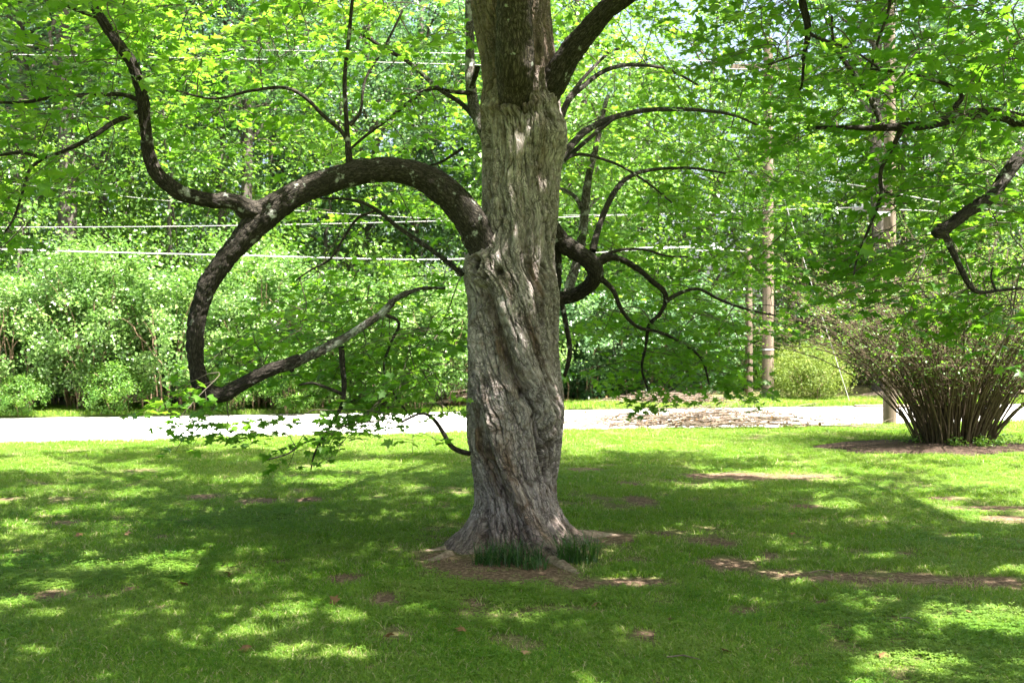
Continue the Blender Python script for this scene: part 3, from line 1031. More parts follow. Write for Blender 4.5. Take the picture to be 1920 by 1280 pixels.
limb(mp, "maple", "branch", [(1110, 470, 8.1, 7), (1125, 420, 8.3, 6), (1150, 365, 8.5, 5.5), (1175, 335, 8.7, 4.5), (1215, 320, 9.0, 3.5), (1290, 315, 9.4, 2.5), (1360, 325, 9.8, 1.8)], M["limb"])
limb(mp, "maple", "branch", [(1045, 300, 7.8, 8), (1075, 270, 8.0, 7), (1110, 238, 8.3, 6.5), (1160, 218, 8.7, 5.5), (1220, 207, 9.1, 4.5), (1300, 205, 9.6, 3.6), (1380, 218, 10.1, 2.6), (1450, 250, 10.5, 1.8)], M["limb"])
limb(mp, "maple", "branch", [(1040, 310, 7.8, 6), (1070, 290, 8.0, 4.5), (1120, 248, 8.3, 3.5), (1150, 225, 8.5, 2.5)], M["limb"])
limb(mp, "maple", "branch", [(1045, 240, 7.8, 7), (1065, 190, 8.0, 6), (1095, 160, 8.2, 5), (1135, 132, 8.5, 4.2), (1190, 122, 8.9, 3.4), (1250, 130, 9.3, 2.6), (1310, 160, 9.7, 2)], M["limb"])
limb(mp, "maple", "branch", [(1050, 300, 7.9, 4), (1090, 290, 8.1, 3), (1150, 305, 8.4, 2.5), (1210, 340, 8.8, 2), (1260, 380, 9.1, 1.6)], M["limb"])
limb(mp, "maple", "branch", [(1065, 185, 8.0, 4), (1100, 140, 8.2, 3.2), (1140, 100, 8.4, 2.6), (1165, 90, 8.6, 2)], M["limb"])
limb(mp, "maple", "limb", [(940, 300, 8.0, 16), (900, 235, 8.3, 12), (887, 190, 8.5, 11), (882, 140, 8.6, 10), (882, 90, 8.7, 9), (880, 30, 8.8, 8), (878, -60, 8.9, 7)], M["limb_lichen_sunlit"])  # farther limb, its sunlight put into the paler bark
limb(mp, "maple", "branch", [(897, 125, 8.4, 5), (890, 148, 8.45, 5), (883, 165, 8.5, 4)], M["limb"])
limb(mp, "maple", "branch", [(890, 220, 8.4, 5), (865, 195, 8.5, 4.5), (820, 165, 8.6, 4.2), (770, 120, 8.7, 4), (720, 90, 8.8, 3.6), (680, 65, 8.9, 3), (640, 45, 9.0, 2.2)], M["limb"])
limb(mp, "maple", "branch", [(885, 175, 8.5, 4.5), (850, 172, 8.45, 3.8), (810, 166, 8.4, 3.6), (770, 190, 8.3, 3.4), (735, 218, 8.2, 3.2), (690, 250, 8.1, 2.8), (655, 280, 8.0, 2.2)], M["limb"])
limb(mp, "maple", "branch", [(658, 322, 7.15, 8), (654, 285, 7.12, 6.5), (650, 225, 7.1, 4.5), (647, 150, 7.05, 4), (655, 60, 7.0, 3.6), (662, -20, 6.95, 3.2), (668, -100, 6.9, 2.5)], M["limb"])
limb(mp, "maple", "branch", [(654, 268, 7.12, 5), (640, 245, 7.1, 4), (605, 215, 7.05, 3.8), (575, 185, 7.0, 3.6), (535, 165, 6.95, 3.2), (470, 170, 6.9, 2.8), (400, 185, 6.85, 2.2), (330, 170, 6.8, 1.8)], M["limb"])
limb(mp, "maple", "branch", [(656, 235, 7.1, 4), (675, 210, 7.12, 3), (685, 150, 7.15, 2.6), (720, 90, 7.2, 2.4), (755, 20, 7.25, 2)], M["limb"])
limb(mp, "maple", "branch", [(262, 190, 6.6, 5), (230, 178, 6.55, 4.2), (170, 178, 6.5, 3.8), (100, 182, 6.42, 3.4), (40, 192, 6.35, 3), (-40, 190, 6.3, 2.4)], M["limb"])
limb(mp, "maple", "branch", [(258, 212, 6.62, 6), (215, 228, 6.55, 5), (180, 252, 6.5, 4.6), (135, 278, 6.42, 4.2), (85, 295, 6.35, 3.6), (40, 286, 6.3, 3), (-10, 292, 6.25, 2.4)], M["limb"])
limb(mp, "maple", "branch", [(80, 297, 6.35, 3.6), (55, 318, 6.32, 3), (42, 360, 6.3, 2.6), (25, 410, 6.28, 2.2), (5, 440, 6.25, 1.8)], M["limb"])
limb(mp, "maple", "branch", [(195, 35, 6.55, 5), (160, 25, 6.5, 4), (110, 5, 6.45, 3.2), (60, -20, 6.4, 2.6)], M["limb"])
limb(mp, "maple", "branch", [(868, 515, 7.55, 5), (835, 488, 7.6, 4.6), (790, 455, 7.7, 4.4), (745, 425, 7.8, 4), (700, 390, 7.9, 3.4), (660, 375, 8.0, 2.8), (600, 372, 8.1, 2)], M["limb"])
limb(mp, "maple", "branch", [(705, 395, 7.9, 3), (670, 410, 7.85, 2.6), (645, 445, 7.8, 2.4), (620, 485, 7.75, 2.2), (585, 505, 7.7, 1.8), (555, 525, 7.7, 1.4)], M["limb"])
limb(mp, "maple", "branch", [(868, 278, 8.0, 3), (850, 290, 8.05, 2.6), (825, 305, 8.1, 2.2), (800, 312, 8.2, 1.8)], M["limb"])
limb(mp, "maple", "branch", [(640, 650, 7.33, 6), (643, 690, 7.36, 5), (645, 725, 7.4, 4.6), (640, 760, 7.42, 3.6), (625, 790, 7.45, 2.8), (606, 820, 7.48, 2.2), (590, 850, 7.5, 1.8), (583, 880, 7.52, 1.2)], M["limb"])
limb(mp, "maple", "branch", [(640, 738, 7.4, 3.4), (615, 728, 7.35, 3), (585, 718, 7.3, 2.4), (560, 722, 7.25, 1.8)], M["limb"])
limb(mp, "maple", "branch", [(600, 822, 7.48, 2), (570, 830, 7.4, 1.7), (540, 850, 7.35, 1.5), (500, 862, 7.3, 1.2)], M["limb"])
limb(mp, "maple", "branch", [(880, 850, 7.45, 5), (862, 845, 7.4, 5), (845, 835, 7.36, 4.5), (830, 810, 7.32, 4), (812, 785, 7.28, 3.5), (790, 775, 7.2, 2.6), (755, 790, 7.1, 2)], M["limb"])
limb(mp, "maple", "branch", [(720, 590, 7.46, 4), (745, 600, 7.5, 3), (748, 615, 7.55, 2.8), (735, 640, 7.6, 2.4), (720, 690, 7.7, 2), (740, 740, 7.75, 1.8), (770, 780, 7.8, 1.4)], M["limb"])
limb(mp, "maple", "branch", [(540, 685, 7.2, 6), (548, 696, 7.18, 4)], M["limb"])

# the crown overhead, out of the picture but shading the lawn: main limbs of the maple
crown_limbs = [((0.0, 7.6, 4.6), (-1.2, 7.3, 7.0), (-3.2, 6.6, 9.0), 0.13), ((0.05, 7.2, 4.6), (1.0, 5.6, 7.0), (2.2, 3.2, 8.6), 0.12), ((0.1, 7.1, 4.6), (-0.6, 5.0, 6.6), (-1.8, 2.4, 8.0), 0.11),
               ((0.1, 7.8, 4.7), (1.4, 9.4, 6.8), (3.0, 11.8, 8.0), 0.12), ((0, 7.7, 4.7), (-1.2, 9.8, 6.8), (-3.0, 12.2, 8.0), 0.11), ((0.1, 7.5, 4.7), (0.2, 7.6, 8.0), (0.3, 7.9, 11.2), 0.14),
               ((0.9, 7.2, 4.3), (3.0, 6.8, 6.5), (5.2, 6.6, 7.8), 0.10), ((-1.9, 6.55, 4.3), (-3.6, 5.6, 6.0), (-5.6, 4.8, 7.2), 0.09), ((0.0, 7.9, 4.7), (0.1, 10.4, 6.6), (0.4, 13.2, 7.6), 0.10),
               ((1.8, 6.8, 5.2), (3.4, 4.6, 6.6), (5.0, 2.8, 7.2), 0.08), ((-2.6, 6.4, 4.9), (-4.0, 8.4, 6.4), (-5.8, 10.2, 7.2), 0.08)]
for (a, b, c, r) in crown_limbs:
    pts = np.array([[*a, r], [*b, r * 0.7], [*c, r * 0.35]])
    q = resample(pts, 0.12)
    V, F, th, l = tube_arrays(q[:, :3], q[:, 3], 10)
    o = obj("limb", mesh_np("limb", V, F, ML, True, {"bk": np.stack([np.cos(th) * r, l, np.sin(th) * r], -1)}))
    mp(o)
    NODES["maple"].append(q[:, :3])


# gaps cut into the unseen crowns to cast sunny patches on the lawn (pixel x, y, half sizes of the sunny patch)
SUN_GAPS = [(355, 966, 85, 14), (215, 985, 100, 12), (120, 926, 52, 14), (50, 1008, 70, 10), (560, 905, 120, 12), (480, 940, 90, 8), (90, 1162, 50, 12), (30, 1140, 50, 14), (190, 955, 50, 7), 
        (90, 1110, 60, 10), (150, 880, 190, 9), (700, 882, 150, 12), (640, 1168, 60, 10), (540, 1160, 30, 10), (860, 930, 30, 10), (830, 990, 40, 8), (200, 1070, 70, 8), (1270, 915, 130, 7), (1190, 1095, 60, 16), (1290, 1000, 70, 10),
        (1375, 1062, 60, 14), (1470, 1086, 70, 16), (1500, 1030, 80, 16), (1565, 952, 50, 8), (1640, 1052, 50, 8), (1815, 1020, 90, 10), (1860, 1075, 80, 10), (1660, 1135, 60, 16), (1820, 1175, 110, 30), (1600, 1150, 30, 8),
        (1680, 1262, 110, 22), (1560, 1190, 40, 8), (1590, 1200, 40, 10), (1740, 950, 60, 8), (1880, 900, 120, 20), (1500, 890, 160, 8), (1790, 965, 50, 8), (1560, 905, 60, 6), (1430, 1010, 40, 6), (1850, 980, 60, 6),
        (1130, 880, 60, 5), (60, 870, 120, 8), (420, 900, 90, 7), (340, 1075, 60, 7), (60, 1240, 50, 14)]


def lit(p):
    """does the sun's ray through p end in a sunny patch of the lawn?"""
    t = p[:, 2] / SUN_DIR.z
    X = p[:, 0] - SUN_DIR.x * t
    Y = p[:, 1] - SUN_DIR.y * t
    nz = fbm(np.stack([X * 2.2, Y * 2.2, X * 0 + 2], -1), 3)
    out = Y > 14.1 + 0.7 * nz + 0.5 * vnoise(np.stack([X * 0.7, X * 0, X * 0], -1))
    for (px, py, rx, ry) in SUN_GAPS:
        dy = CAM_Z * FPX / (py - 640.0)
        cx = (px - 960.0) / FPX * dy
        ax = rx / FPX * dy
        ay = max(abs(CAM_Z * FPX / (py - ry - 640.0) - dy), 0.14)
        out |= ((X - cx) / ax) ** 2 + ((Y - dy) / ay) ** 2 + 0.7 * nz < 1.0
    small = fbm(np.stack([X * 2.6, Y * 2.6, X * 0 + 40], -1), 2)
    out |= small > 0.48
    for zt in np.linspace(0.1, 4.6, 19):
        tt = (p[:, 2] - zt) / SUN_DIR.z
        near = np.hypot(p[:, 0] - SUN_DIR.x * tt, p[:, 1] - SUN_DIR.y * tt - TY + 0.1) < 0.58
        out &= ~(near & (tt > 0))  # leaves above the trunk left uncut to keep sun spots off it
    return out


# ------------------------------------------------------------------ sprays of leaves hung on the branches
def grow(nodes, anchors, spray_len, leaf_size, outward, LV, TW, leaf_gap=0.062, droop=0.25, sides=4, lat=1.0):
    """each anchor gets a thin branch from the nearest wood and a flat spray of leaves"""
    nd = np.vstack(nodes)
    cap = np.empty((len(nd) + len(anchors) * 6, 3))
    cap[:len(nd)] = nd
    n = len(nd)
    d0 = np.array([np.min(np.sum((nd - a) ** 2, axis=1)) for a in anchors])
    for ai in np.argsort(d0):
        a = anchors[ai]
        dd = np.sum((cap[:n] - a) ** 2, axis=1)
        k = int(np.argmin(dd))
        p0 = cap[k]
        L = math.sqrt(dd[k])
        v = a - p0
        sag = np.array([random.gauss(0, 0.08), random.gauss(0, 0.08), 0.10]) * L
        m = (p0 + a) / 2 + sag
        out = a - outward
        out[2] = 0
        out /= np.linalg.norm(out) + 1e-6
        az = math.atan2(out[1], out[0]) + random.gauss(0, 0.75)
        e = 0.6 * np.array([math.cos(az), math.sin(az), 0]) + 0.4 * v / (L + 1e-6)
        e[2] = random.gauss(-0.12, 0.18) - droop * 0.5
        e /= np.linalg.norm(e)
        sl = spray_len * random.uniform(0.7, 1.3)
        end = a + e * sl + np.array([0, 0, -droop * sl * 0.35])
        path = resample(np.vstack([p0, m, a, (a + end) / 2 + [0, 0, 0.02], end]), max(0.12, (L + sl) / 9))
        r0 = 0.0030 + 0.0022 * (L + sl)
        TW.tube(path, np.linspace(r0, 0.0018, len(path)), sides)
        add = path[:: max(1, len(path) // 5)][:6]
        cap[n:n + len(add)] = add
        n += len(add)
        # side twigs
        lp, ld = [], []
        segn = int(sl / 0.10)
        side = 1
        for s in range(segn):
            t = (s + 0.5) / segn
            base = a + (end - a) * t
            side = -side
            ang = side * random.uniform(0.6, 1.2)
            w = np.array([e[0] * math.cos(ang) - e[1] * math.sin(ang), e[0] * math.sin(ang) + e[1] * math.cos(ang), random.gauss(-0.08, 0.16) - droop * 0.35])
            w /= np.linalg.norm(w)
            wl = lat * sl * (0.62 - 0.40 * t) * random.uniform(0.6, 1.2)
            tip = base + w * wl + [0, 0, -0.1 * wl]
            if wl > 0.12:
                TW.tube(np.vstack([base, (base + tip) / 2 + [0, 0, 0.01], tip]), [0.0022, 0.0018, 0.0014], 3)
            nl = max(1, int(wl / leaf_gap))
            for q in range(nl):
                f = (q + 0.6) / nl
                b2 = base + (tip - base) * f
                for sg in (1, -1):
                    an2 = sg * random.uniform(0.5, 1.3)
                    u = np.array([w[0] * math.cos(an2) - w[1] * math.sin(an2), w[0] * math.sin(an2) + w[1] * math.cos(an2), -0.25])
                    lp.append(b2 + u * random.uniform(0.02, 0.055))
                    ld.append(u)
            lp.append(tip)
            ld.append(w)
        lp = np.array(lp)
        ld = np.array(ld) + RNG.normal(0, 0.22, (len(ld), 3))
        ld[:, 2] -= 0.22
        nn = RNG.normal(0, 0.42, (len(lp), 3)) + np.array([0, 0, 1.0])
        tone = random.gauss(0.45, 0.16)
        LV.add(lp, nn, ld, leaf_size * RNG.uniform(0.62, 1.2, len(lp)), np.clip(RNG.normal(tone, 0.16, len(lp)), 0, 1))


def region(n, boxes):
    """anchors inside slabs of the place: px range, py range, distance range, weight"""
    w = np.array([b[6] for b in boxes], float)
    w /= w.sum()
    out = []
    for b, k in zip(boxes, (w * n).round().astype(int)):
        for _ in range(int(k)):
            d = random.uniform(b[4], b[5])
            out.append(P(random.uniform(b[0], b[1]), random.uniform(b[2], b[3]), d))
    return out


seen = region(720, [
    (-80, 260, -60, 130, 5.6, 9.0, 40), (-80, 230, 130, 360, 5.6, 8.5, 36), (-60, 90, 340, 440, 6.0, 7.5, 9),
    (230, 560, -60, 110, 6.2, 10, 46), (250, 560, 110, 270, 6.6, 10, 30), (540, 880, -60, 120, 6.8, 11, 44), (560, 890, 120, 300, 7.6, 11, 36),
    (560, 880, 330, 500, 8.2, 11.5, 30), (500, 870, 500, 640, 7.6, 10.5, 50), (480, 860, 610, 710, 7.4, 9.5, 42), (670, 840, 690, 770, 7.0, 8.3, 13), (380, 500, 600, 720, 7.4, 8.6, 8),
    (530, 600, 770, 850, 7.2, 7.7, 4), (700, 790, 750, 790, 6.9, 7.6, 6), (380, 440, 690, 715, 6.9, 7.0, 2),
    (1050, 1240, -60, 200, 8.0, 12.5, 40), (1050, 1260, 200, 420, 8.4, 13, 52), (1240, 1500, 120, 400, 9.0, 13, 70), (1380, 1560, -40, 130, 9.0, 12.5, 14), (1390, 1500, 100, 310, 8.6, 12, 18),
    (1080, 1330, 420, 560, 8.4, 12, 36), (1330, 1500, 400, 560, 9, 12, 22), (1100, 1330, 560, 690, 8.2, 10.5, 40), (1150, 1400, 640, 725, 8.4, 10.5, 20), (1340, 1480, 560, 660, 8.4, 10.5, 9)])
LV, TW = Leaves(), Acc()
grow(NODES["maple"], seen, 0.52, 0.080, np.array([0, TY, 0]), LV, TW, leaf_gap=0.055)
p, n_, d, s, r = LV.arrays()
# the individual leaves that show largest
vis = (p[:, 1] > 1.0)
sx = 960 + p[:, 0] / p[:, 1] * FPX
sy = 640 - (p[:, 2] - CAM_Z) / p[:, 1] * FPX
ang = np.abs(np.sum(n_ * (p - [0, 0, CAM_Z]), axis=1)) / (np.linalg.norm(n_, axis=1) * np.linalg.norm(p - [0, 0, CAM_Z], axis=1))
score = np.where((sx > 5) & (sx < 1915) & (sy > 5) & (sy < 1275) & vis, s / np.maximum(p[:, 1], 0.1) * (0.3 + ang), 0)
LEAF_ME = {}


def single_leaves(p, n_, d, s, r, score, count, place, mat, nm):
    top = np.argsort(-score)[:count]
    mask = np.ones(len(p), bool)
    mask[top] = False
    TV, TF = T_MAPLE
    for k in range(5):
        key = (nm, k)
        LEAF_ME[key] = mesh_np("leaf", TV * [1, 1, 1 + 0.5 * (k - 2)], TF, mat, False, {"rnd": np.full(len(TV), 0.15 + 0.17 * k)})
    x, y, z = leaf_basis(n_[top], d[top])
    for q, t in enumerate(top):
        o = bpy.data.objects.new("leaf", LEAF_ME[(nm, min(4, int(r[t] * 5)))])
        mtx = Matrix(((*x[q], 0), (*y[q], 0), (*z[q], 0), (0, 0, 0, 1))).transposed()
        o.matrix_basis = Matrix.Translation(Vector(p[t])) @ mtx @ Matrix.Scale(float(s[t]), 4)
        COL.objects.link(o)
        place(o)
    return mask


mask = single_leaves(p, n_, d, s, r, score, 300, mp, M["maple_leaf"], "maple")
fo = obj("foliage", leaves_mesh("foliage", p[mask], n_[mask], d[mask], s[mask], r[mask], T_MAPLE, M["maple_leaf"]))
fo["kind"] = "stuff"
mp(fo)
# crown above the frame
over = []
while len(over) < 1150:
    q = np.array([random.uniform(-1, 1), random.uniform(-1, 1), random.uniform(-1, 1)])
    rr = np.dot(q, q)
    if rr > 1 or rr < 0.25:
        continue
    a = np.array([0.1, 7.6, 7.4]) + q * [7.0, 7.2, 4.4]
    if a[2] > CAM_Z + 0.36 * max(a[1], 0.5) + 0.75 and vnoise(np.array([a * 0.55]))[0] > -0.75:
        over.append(a)
LV2 = Leaves()
grow(NODES["maple"], over, 0.85, 0.150, np.array([0, TY, 0]), LV2, TW, leaf_gap=0.10, sides=3)
p, n_, d, s, r = LV2.arrays()
kp = ~lit(p)  # overhead leaves cut away so the chosen sunny patches reach the lawn
p, n_, d, s, r = p[kp], n_[kp], d[kp], s[kp], r[kp]
fo = obj("foliage", leaves_mesh("foliage", p, n_, d, s, r, T_WIDE, M["maple_leaf"]))
fo["kind"] = "stuff"
mp(fo)
tw = obj("twigs", TW.mesh("twigs", M["twig"], True))
tw["kind"] = "stuff"
mp(tw)

# surface roots of the maple (parts of it)
def root_part(pts):
    q = resample(np.array(pts, float), 0.025)
    V, F, th, l = tube_arrays(q[:, :3], q[:, 3], 16, lambda th, l, rr: rr * 0.28 * fbm(np.stack([np.cos(th) * 1.6, np.sin(th) * 1.6, l * 9], -1), 3))
    o = obj("root", mesh_np("root", V, F, M["moss"], True))
    mp(o)


root_part([(0.40, 7.85, 0.03, 0.09), (0.60, 8.00, 0.015, 0.075), (0.74, 8.05, 0.0, 0.06), (0.88, 8.06, -0.01, 0.045), (1.02, 8.0, -0.03, 0.03)])
root_part([(0.28, 7.10, 0.01, 0.07), (0.36, 6.95, 0.0, 0.065), (0.41, 6.84, 0.0, 0.05), (0.46, 6.72, -0.005, 0.04), (0.56, 6.6, -0.03, 0.025)])
root_part([(-0.46, 7.32, 0.0, 0.07), (-0.55, 7.18, -0.005, 0.055), (-0.66, 7.06, -0.03, 0.035)])
root_part([(-0.50, 7.50, 0.0, 0.065), (-0.66, 7.45, -0.01, 0.05), (-0.85, 7.40, -0.035, 0.03)])


# grass clumps at the foot of the trunk
def tall_clump(cx, cy, rad, n, h, label, tone):
    V, F, R_ = [], [], []
    for k in range(n):
        a, q = random.uniform(0, 6.283), rad * math.sqrt(random.random())
        b = np.array([cx + q * math.cos(a) * 1.5, cy + q * math.sin(a) * 0.7])
        z0 = float(gz(b[0], b[1])) - 0.01
        hh = h * random.uniform(0.55, 1.1)
        az = random.uniform(0, 6.283)
        le = random.uniform(0.2, 1.1) * hh
        w = random.uniform(0.0022, 0.0038)
        e = az + 1.57
        o = len(V)
        for t in range(5):
            f = t / 4
            ww = w * (1 - 0.85 * f ** 2)
            c = np.array([b[0] + math.cos(az) * le * f ** 2, b[1] + math.sin(az) * le * f ** 2, z0 + hh * (f - 0.35 * (le / hh) * f ** 3)])
            V += [c - [math.cos(e) * ww, math.sin(e) * ww, 0], c + [math.cos(e) * ww, math.sin(e) * ww, 0]]
            r_ = min(1, max(0, random.gauss(tone, 0.02)))
        rr_ = min(1, max(0, random.gauss(tone, 0.2)))
        R_ += [rr_] * 10
        for t in range(4):
            F.append([o + 2 * t, o + 2 * t + 1, o + 2 * t + 3, o + 2 * t + 2])
    ob = obj("grass_clump", mesh_np("grass_clump", np.array(V), F, M["clump_grass"], False, {"rnd": R_}))
    tag(ob, label, "plant", "strap-leaved clumps at the foot of the maple")
    return ob


tall_clump(-0.02, 7.00, 0.17, 300, 0.22, "wide dark strap-leaved clump against the front of the maple trunk", 0.2)
tall_clump(0.46, 7.05, 0.10, 200, 0.30, "taller upright strap-leaved clump by the maple's right-hand root", 0.55)
tall_clump(0.16, 6.86, 0.07, 70, 0.13, "small low strap-leaved clump in front of the dark one", 0.45)

# ------------------------------------------------------------------ the second maple, its trunk beyond the frame
NX, NY = 5.6, 6.6
tree2 = thing("maple_tree", "leafy maple with dark drooping branches above the tan twiggy bush", "tree", (NX, NY, 0))


def mp2(o):
    o.parent = tree2
    o.matrix_parent_inverse = Matrix.Translation((-NX, -NY, 0))
    return o


q = resample(np.array([(NX, NY, -0.1, 0.36), (NX, NY, 0.4, 0.27), (NX - 0.05, NY, 1.6, 0.24), (NX - 0.1, NY + 0.05, 3.2, 0.22), (NX + 0.1, NY + 0.1, 5.5, 0.16), (NX + 0.2, NY, 8.5, 0.07)]), 0.06)
V, F, th, l = tube_arrays(q[:, :3], q[:, 3], 22, lambda th, l, rr: rr * 0.10 * fbm(np.stack([np.cos(th) * 2, np.sin(th) * 2, l * 2], -1), 4))
mp2(obj("trunk", mesh_np("trunk", V, F, ML, True, {"bk": np.stack([np.cos(th) * .25, l, np.sin(th) * .25], -1)})))
K2 = "second"
NODES[K2] = [q[:, :3]]


def w2px(x, y, z):
    return (960 + x / y * FPX, 640 - (z - CAM_Z) / y * FPX)


a = w2px(NX, NY, 3.0)
limb(mp2, K2, "limb", [(*a, NY, 34), (2150, 300, 6.5, 26), (1990, 255, 6.4, 17), (1920, 228, 6.3, 13), (1870, 216, 6.2, 12), (1800, 220, 6.1, 11), (1740, 232, 6.0, 9), (1690, 238, 5.95, 8), (1640, 241, 5.9, 6), (1580, 240, 5.9, 4), (1530, 240, 5.9, 3)], ML)
a = w2px(NX, NY, 2.6)
limb(mp2, K2, "limb", [(*a, NY, 30), (2100, 230, 6.3, 20), (1990, 240, 6.1, 14), (1925, 285, 6.0, 13), (1890, 325, 5.95, 12), (1862, 365, 5.9, 12), (1815, 398, 5.85, 11.5), (1780, 424, 5.8, 11), (1758, 437, 5.8, 13), (1750, 432, 5.8, 8)], ML)
limb(mp2, K2, "branch", [(1770, 432, 5.8, 7), (1785, 465, 5.82, 6), (1803, 505, 5.85, 5.5), (1818, 535, 5.88, 5), (1835, 548, 5.9, 4), (1870, 545, 5.92, 3), (1915, 540, 5.95, 2.5)], ML)
limb(mp2, K2, "branch", [(1868, 547, 5.92, 2.5), (1858, 520, 5.93, 2), (1862, 500, 5.95, 1.5)], ML)
limb(mp2, K2, "branch", [(1692, 240, 5.95, 6), (1675, 275, 5.97, 4.5), (1655, 310, 6.0, 4), (1650, 335, 6.0, 3.8), (1652, 365, 6.0, 3.4), (1640, 400, 6.02, 3), (1620, 450, 6.05, 2.4), (1605, 490, 6.1, 2), (1600, 520, 6.1, 1.5)], ML)
limb(mp2, K2, "branch", [(1652, 352, 6.0, 3), (1670, 365, 6.02, 2.5), (1692, 368, 6.05, 2)], ML)
limb(mp2, K2, "branch", [(1655, 238, 5.9, 6), (1635, 190, 5.95, 5), (1610, 150, 6.0, 4.6), (1580, 110, 6.05, 4), (1563, 80, 6.1, 3), (1560, 30, 6.1, 2)], ML)
limb(mp2, K2, "branch", [(1800, 215, 6.1, 6), (1792, 200, 6.12, 5), (1805, 180, 6.15, 4), (1780, 160, 6.2, 4), (1740, 148, 6.2, 3.5), (1680, 135, 6.2, 3), (1635, 130, 6.2, 2)], ML)
a = w2px(NX, NY, 4.4)
limb(mp2, K2, "limb", [(*a, NY, 26), (1900, -260, 6.2, 16), (1640, -180, 6.0, 11), (1520, -80, 5.9, 8), (1503, -10, 5.85, 7), (1514, 45, 5.85, 6.5), (1513, 80, 5.85, 5), (1508, 105, 5.85, 3.5), (1505, 150, 5.85, 2.2), (1500, 170, 5.85, 1.5)], ML)
limb(mp2, K2, "branch", [(1515, 62, 5.85, 3.5), (1545, 75, 5.9, 3), (1600, 95, 5.95, 2.4), (1650, 130, 6.0, 1.8)], ML)
limb(mp2, K2, "branch", [(1510, 98, 5.85, 2.6), (1480, 108, 5.85, 2.2), (1440, 122, 5.85, 1.6)], ML)
limb(mp2, K2, "branch", [(1620, -170, 6.0, 6), (1660, -60, 6.05, 4), (1668, 10, 6.1, 3), (1645, 80, 6.15, 2.6), (1630, 140, 6.2, 2)], ML)
seen2 = region(235, [(1420, 1640, -60, 120, 5.5, 8.0, 20), (1600, 1800, -60, 110, 5.2, 8.0, 26), (1780, 1990, -60, 130, 4.9, 8.0, 30), (1560, 1760, 110, 250, 5.6, 8.0, 22), (1740, 1990, 110, 240, 5.4, 8.0, 26),
                     (1620, 1760, 240, 400, 5.8, 7.8, 12), (1760, 1990, 250, 420, 5.7, 8.0, 26), (1590, 1700, 400, 540, 5.9, 7.4, 12), (1700, 1990, 420, 570, 5.6, 7.5, 34), (1880, 1990, 540, 620, 5.8, 7.2, 6), (1520, 1600, 200, 260, 5.8, 6.4, 3)])
LV, TW = Leaves(), Acc()
grow(NODES[K2], seen2, 0.42, 0.082, np.array([NX, NY, 0]), LV, TW)
p, n_, d, s, r = LV.arrays()
sx = 960 + p[:, 0] / p[:, 1] * FPX
sy = 640 - (p[:, 2] - CAM_Z) / p[:, 1] * FPX
ang = np.abs(np.sum(n_ * (p - [0, 0, CAM_Z]), axis=1)) / (np.linalg.norm(n_, axis=1) * np.linalg.norm(p - [0, 0, CAM_Z], axis=1))
score = np.where((sx > 5) & (sx < 1915) & (sy > 5) & (sy < 1275), s / np.maximum(p[:, 1], 0.1) * (0.3 + ang), 0)
mask = single_leaves(p, n_, d, s, r, score, 300, mp2, M["maple_leaf_b"], "second")
fo = obj("foliage", leaves_mesh("foliage", p[mask], n_[mask], d[mask], s[mask], r[mask], T_MAPLE, M["maple_leaf_b"]))
fo["kind"] = "stuff"
mp2(fo)
over = []
while len(over) < 380:
    q = np.array([random.uniform(-1, 1), random.uniform(-1, 1), random.uniform(-1, 1)])
    rr = np.dot(q, q)
    if rr > 1 or rr < 0.2:
        continue
    a = np.array([NX + 1.0, NY - 0.2, 6.4]) + q * [4.8, 5.6, 3.2]
    if a[2] > CAM_Z + 0.36 * max(a[1], 0.5) + 0.7 and vnoise(np.array([a * 0.6 + 9]))[0] > -0.75:
        over.append(a)
for (b, c) in (((4.6, 4.4, 5.6), (3.4, 2.6, 7.0)), ((7.4, 5.4, 5.6), (9.4, 4.2, 6.8)), ((6.4, 8.6, 5.6), (7.0, 10.6, 6.6)), ((4.4, 7.8, 5.8), (3.2, 8.6, 7.2))):
    q = resample(np.array([[NX, NY, 4.0, 0.10], [*b, 0.07], [*c, 0.03]]), 0.12)
    V, F, th, l = tube_arrays(q[:, :3], q[:, 3], 9)
    mp2(obj("limb", mesh_np("limb", V, F, ML, True, {"bk": np.stack([np.cos(th) * .1, l, np.sin(th) * .1], -1)})))
    NODES[K2].append(q[:, :3])
LV2 = Leaves()
grow(NODES[K2], over, 0.8, 0.13, np.array([NX, NY, 0]), LV2, TW, leaf_gap=0.11, sides=3)
p, n_, d, s, r = LV2.arrays()
kp = ~lit(p)  # second crown cut open for the same sunny patches
p, n_, d, s, r = p[kp], n_[kp], d[kp], s[kp], r[kp]
fo = obj("foliage", leaves_mesh("foliage", p, n_, d, s, r, T_WIDE, M["maple_leaf_b"]))
fo["kind"] = "stuff"
mp2(fo)
tw = obj("twigs", TW.mesh("twigs", M["twig"], True))
tw["kind"] = "stuff"
mp2(tw)


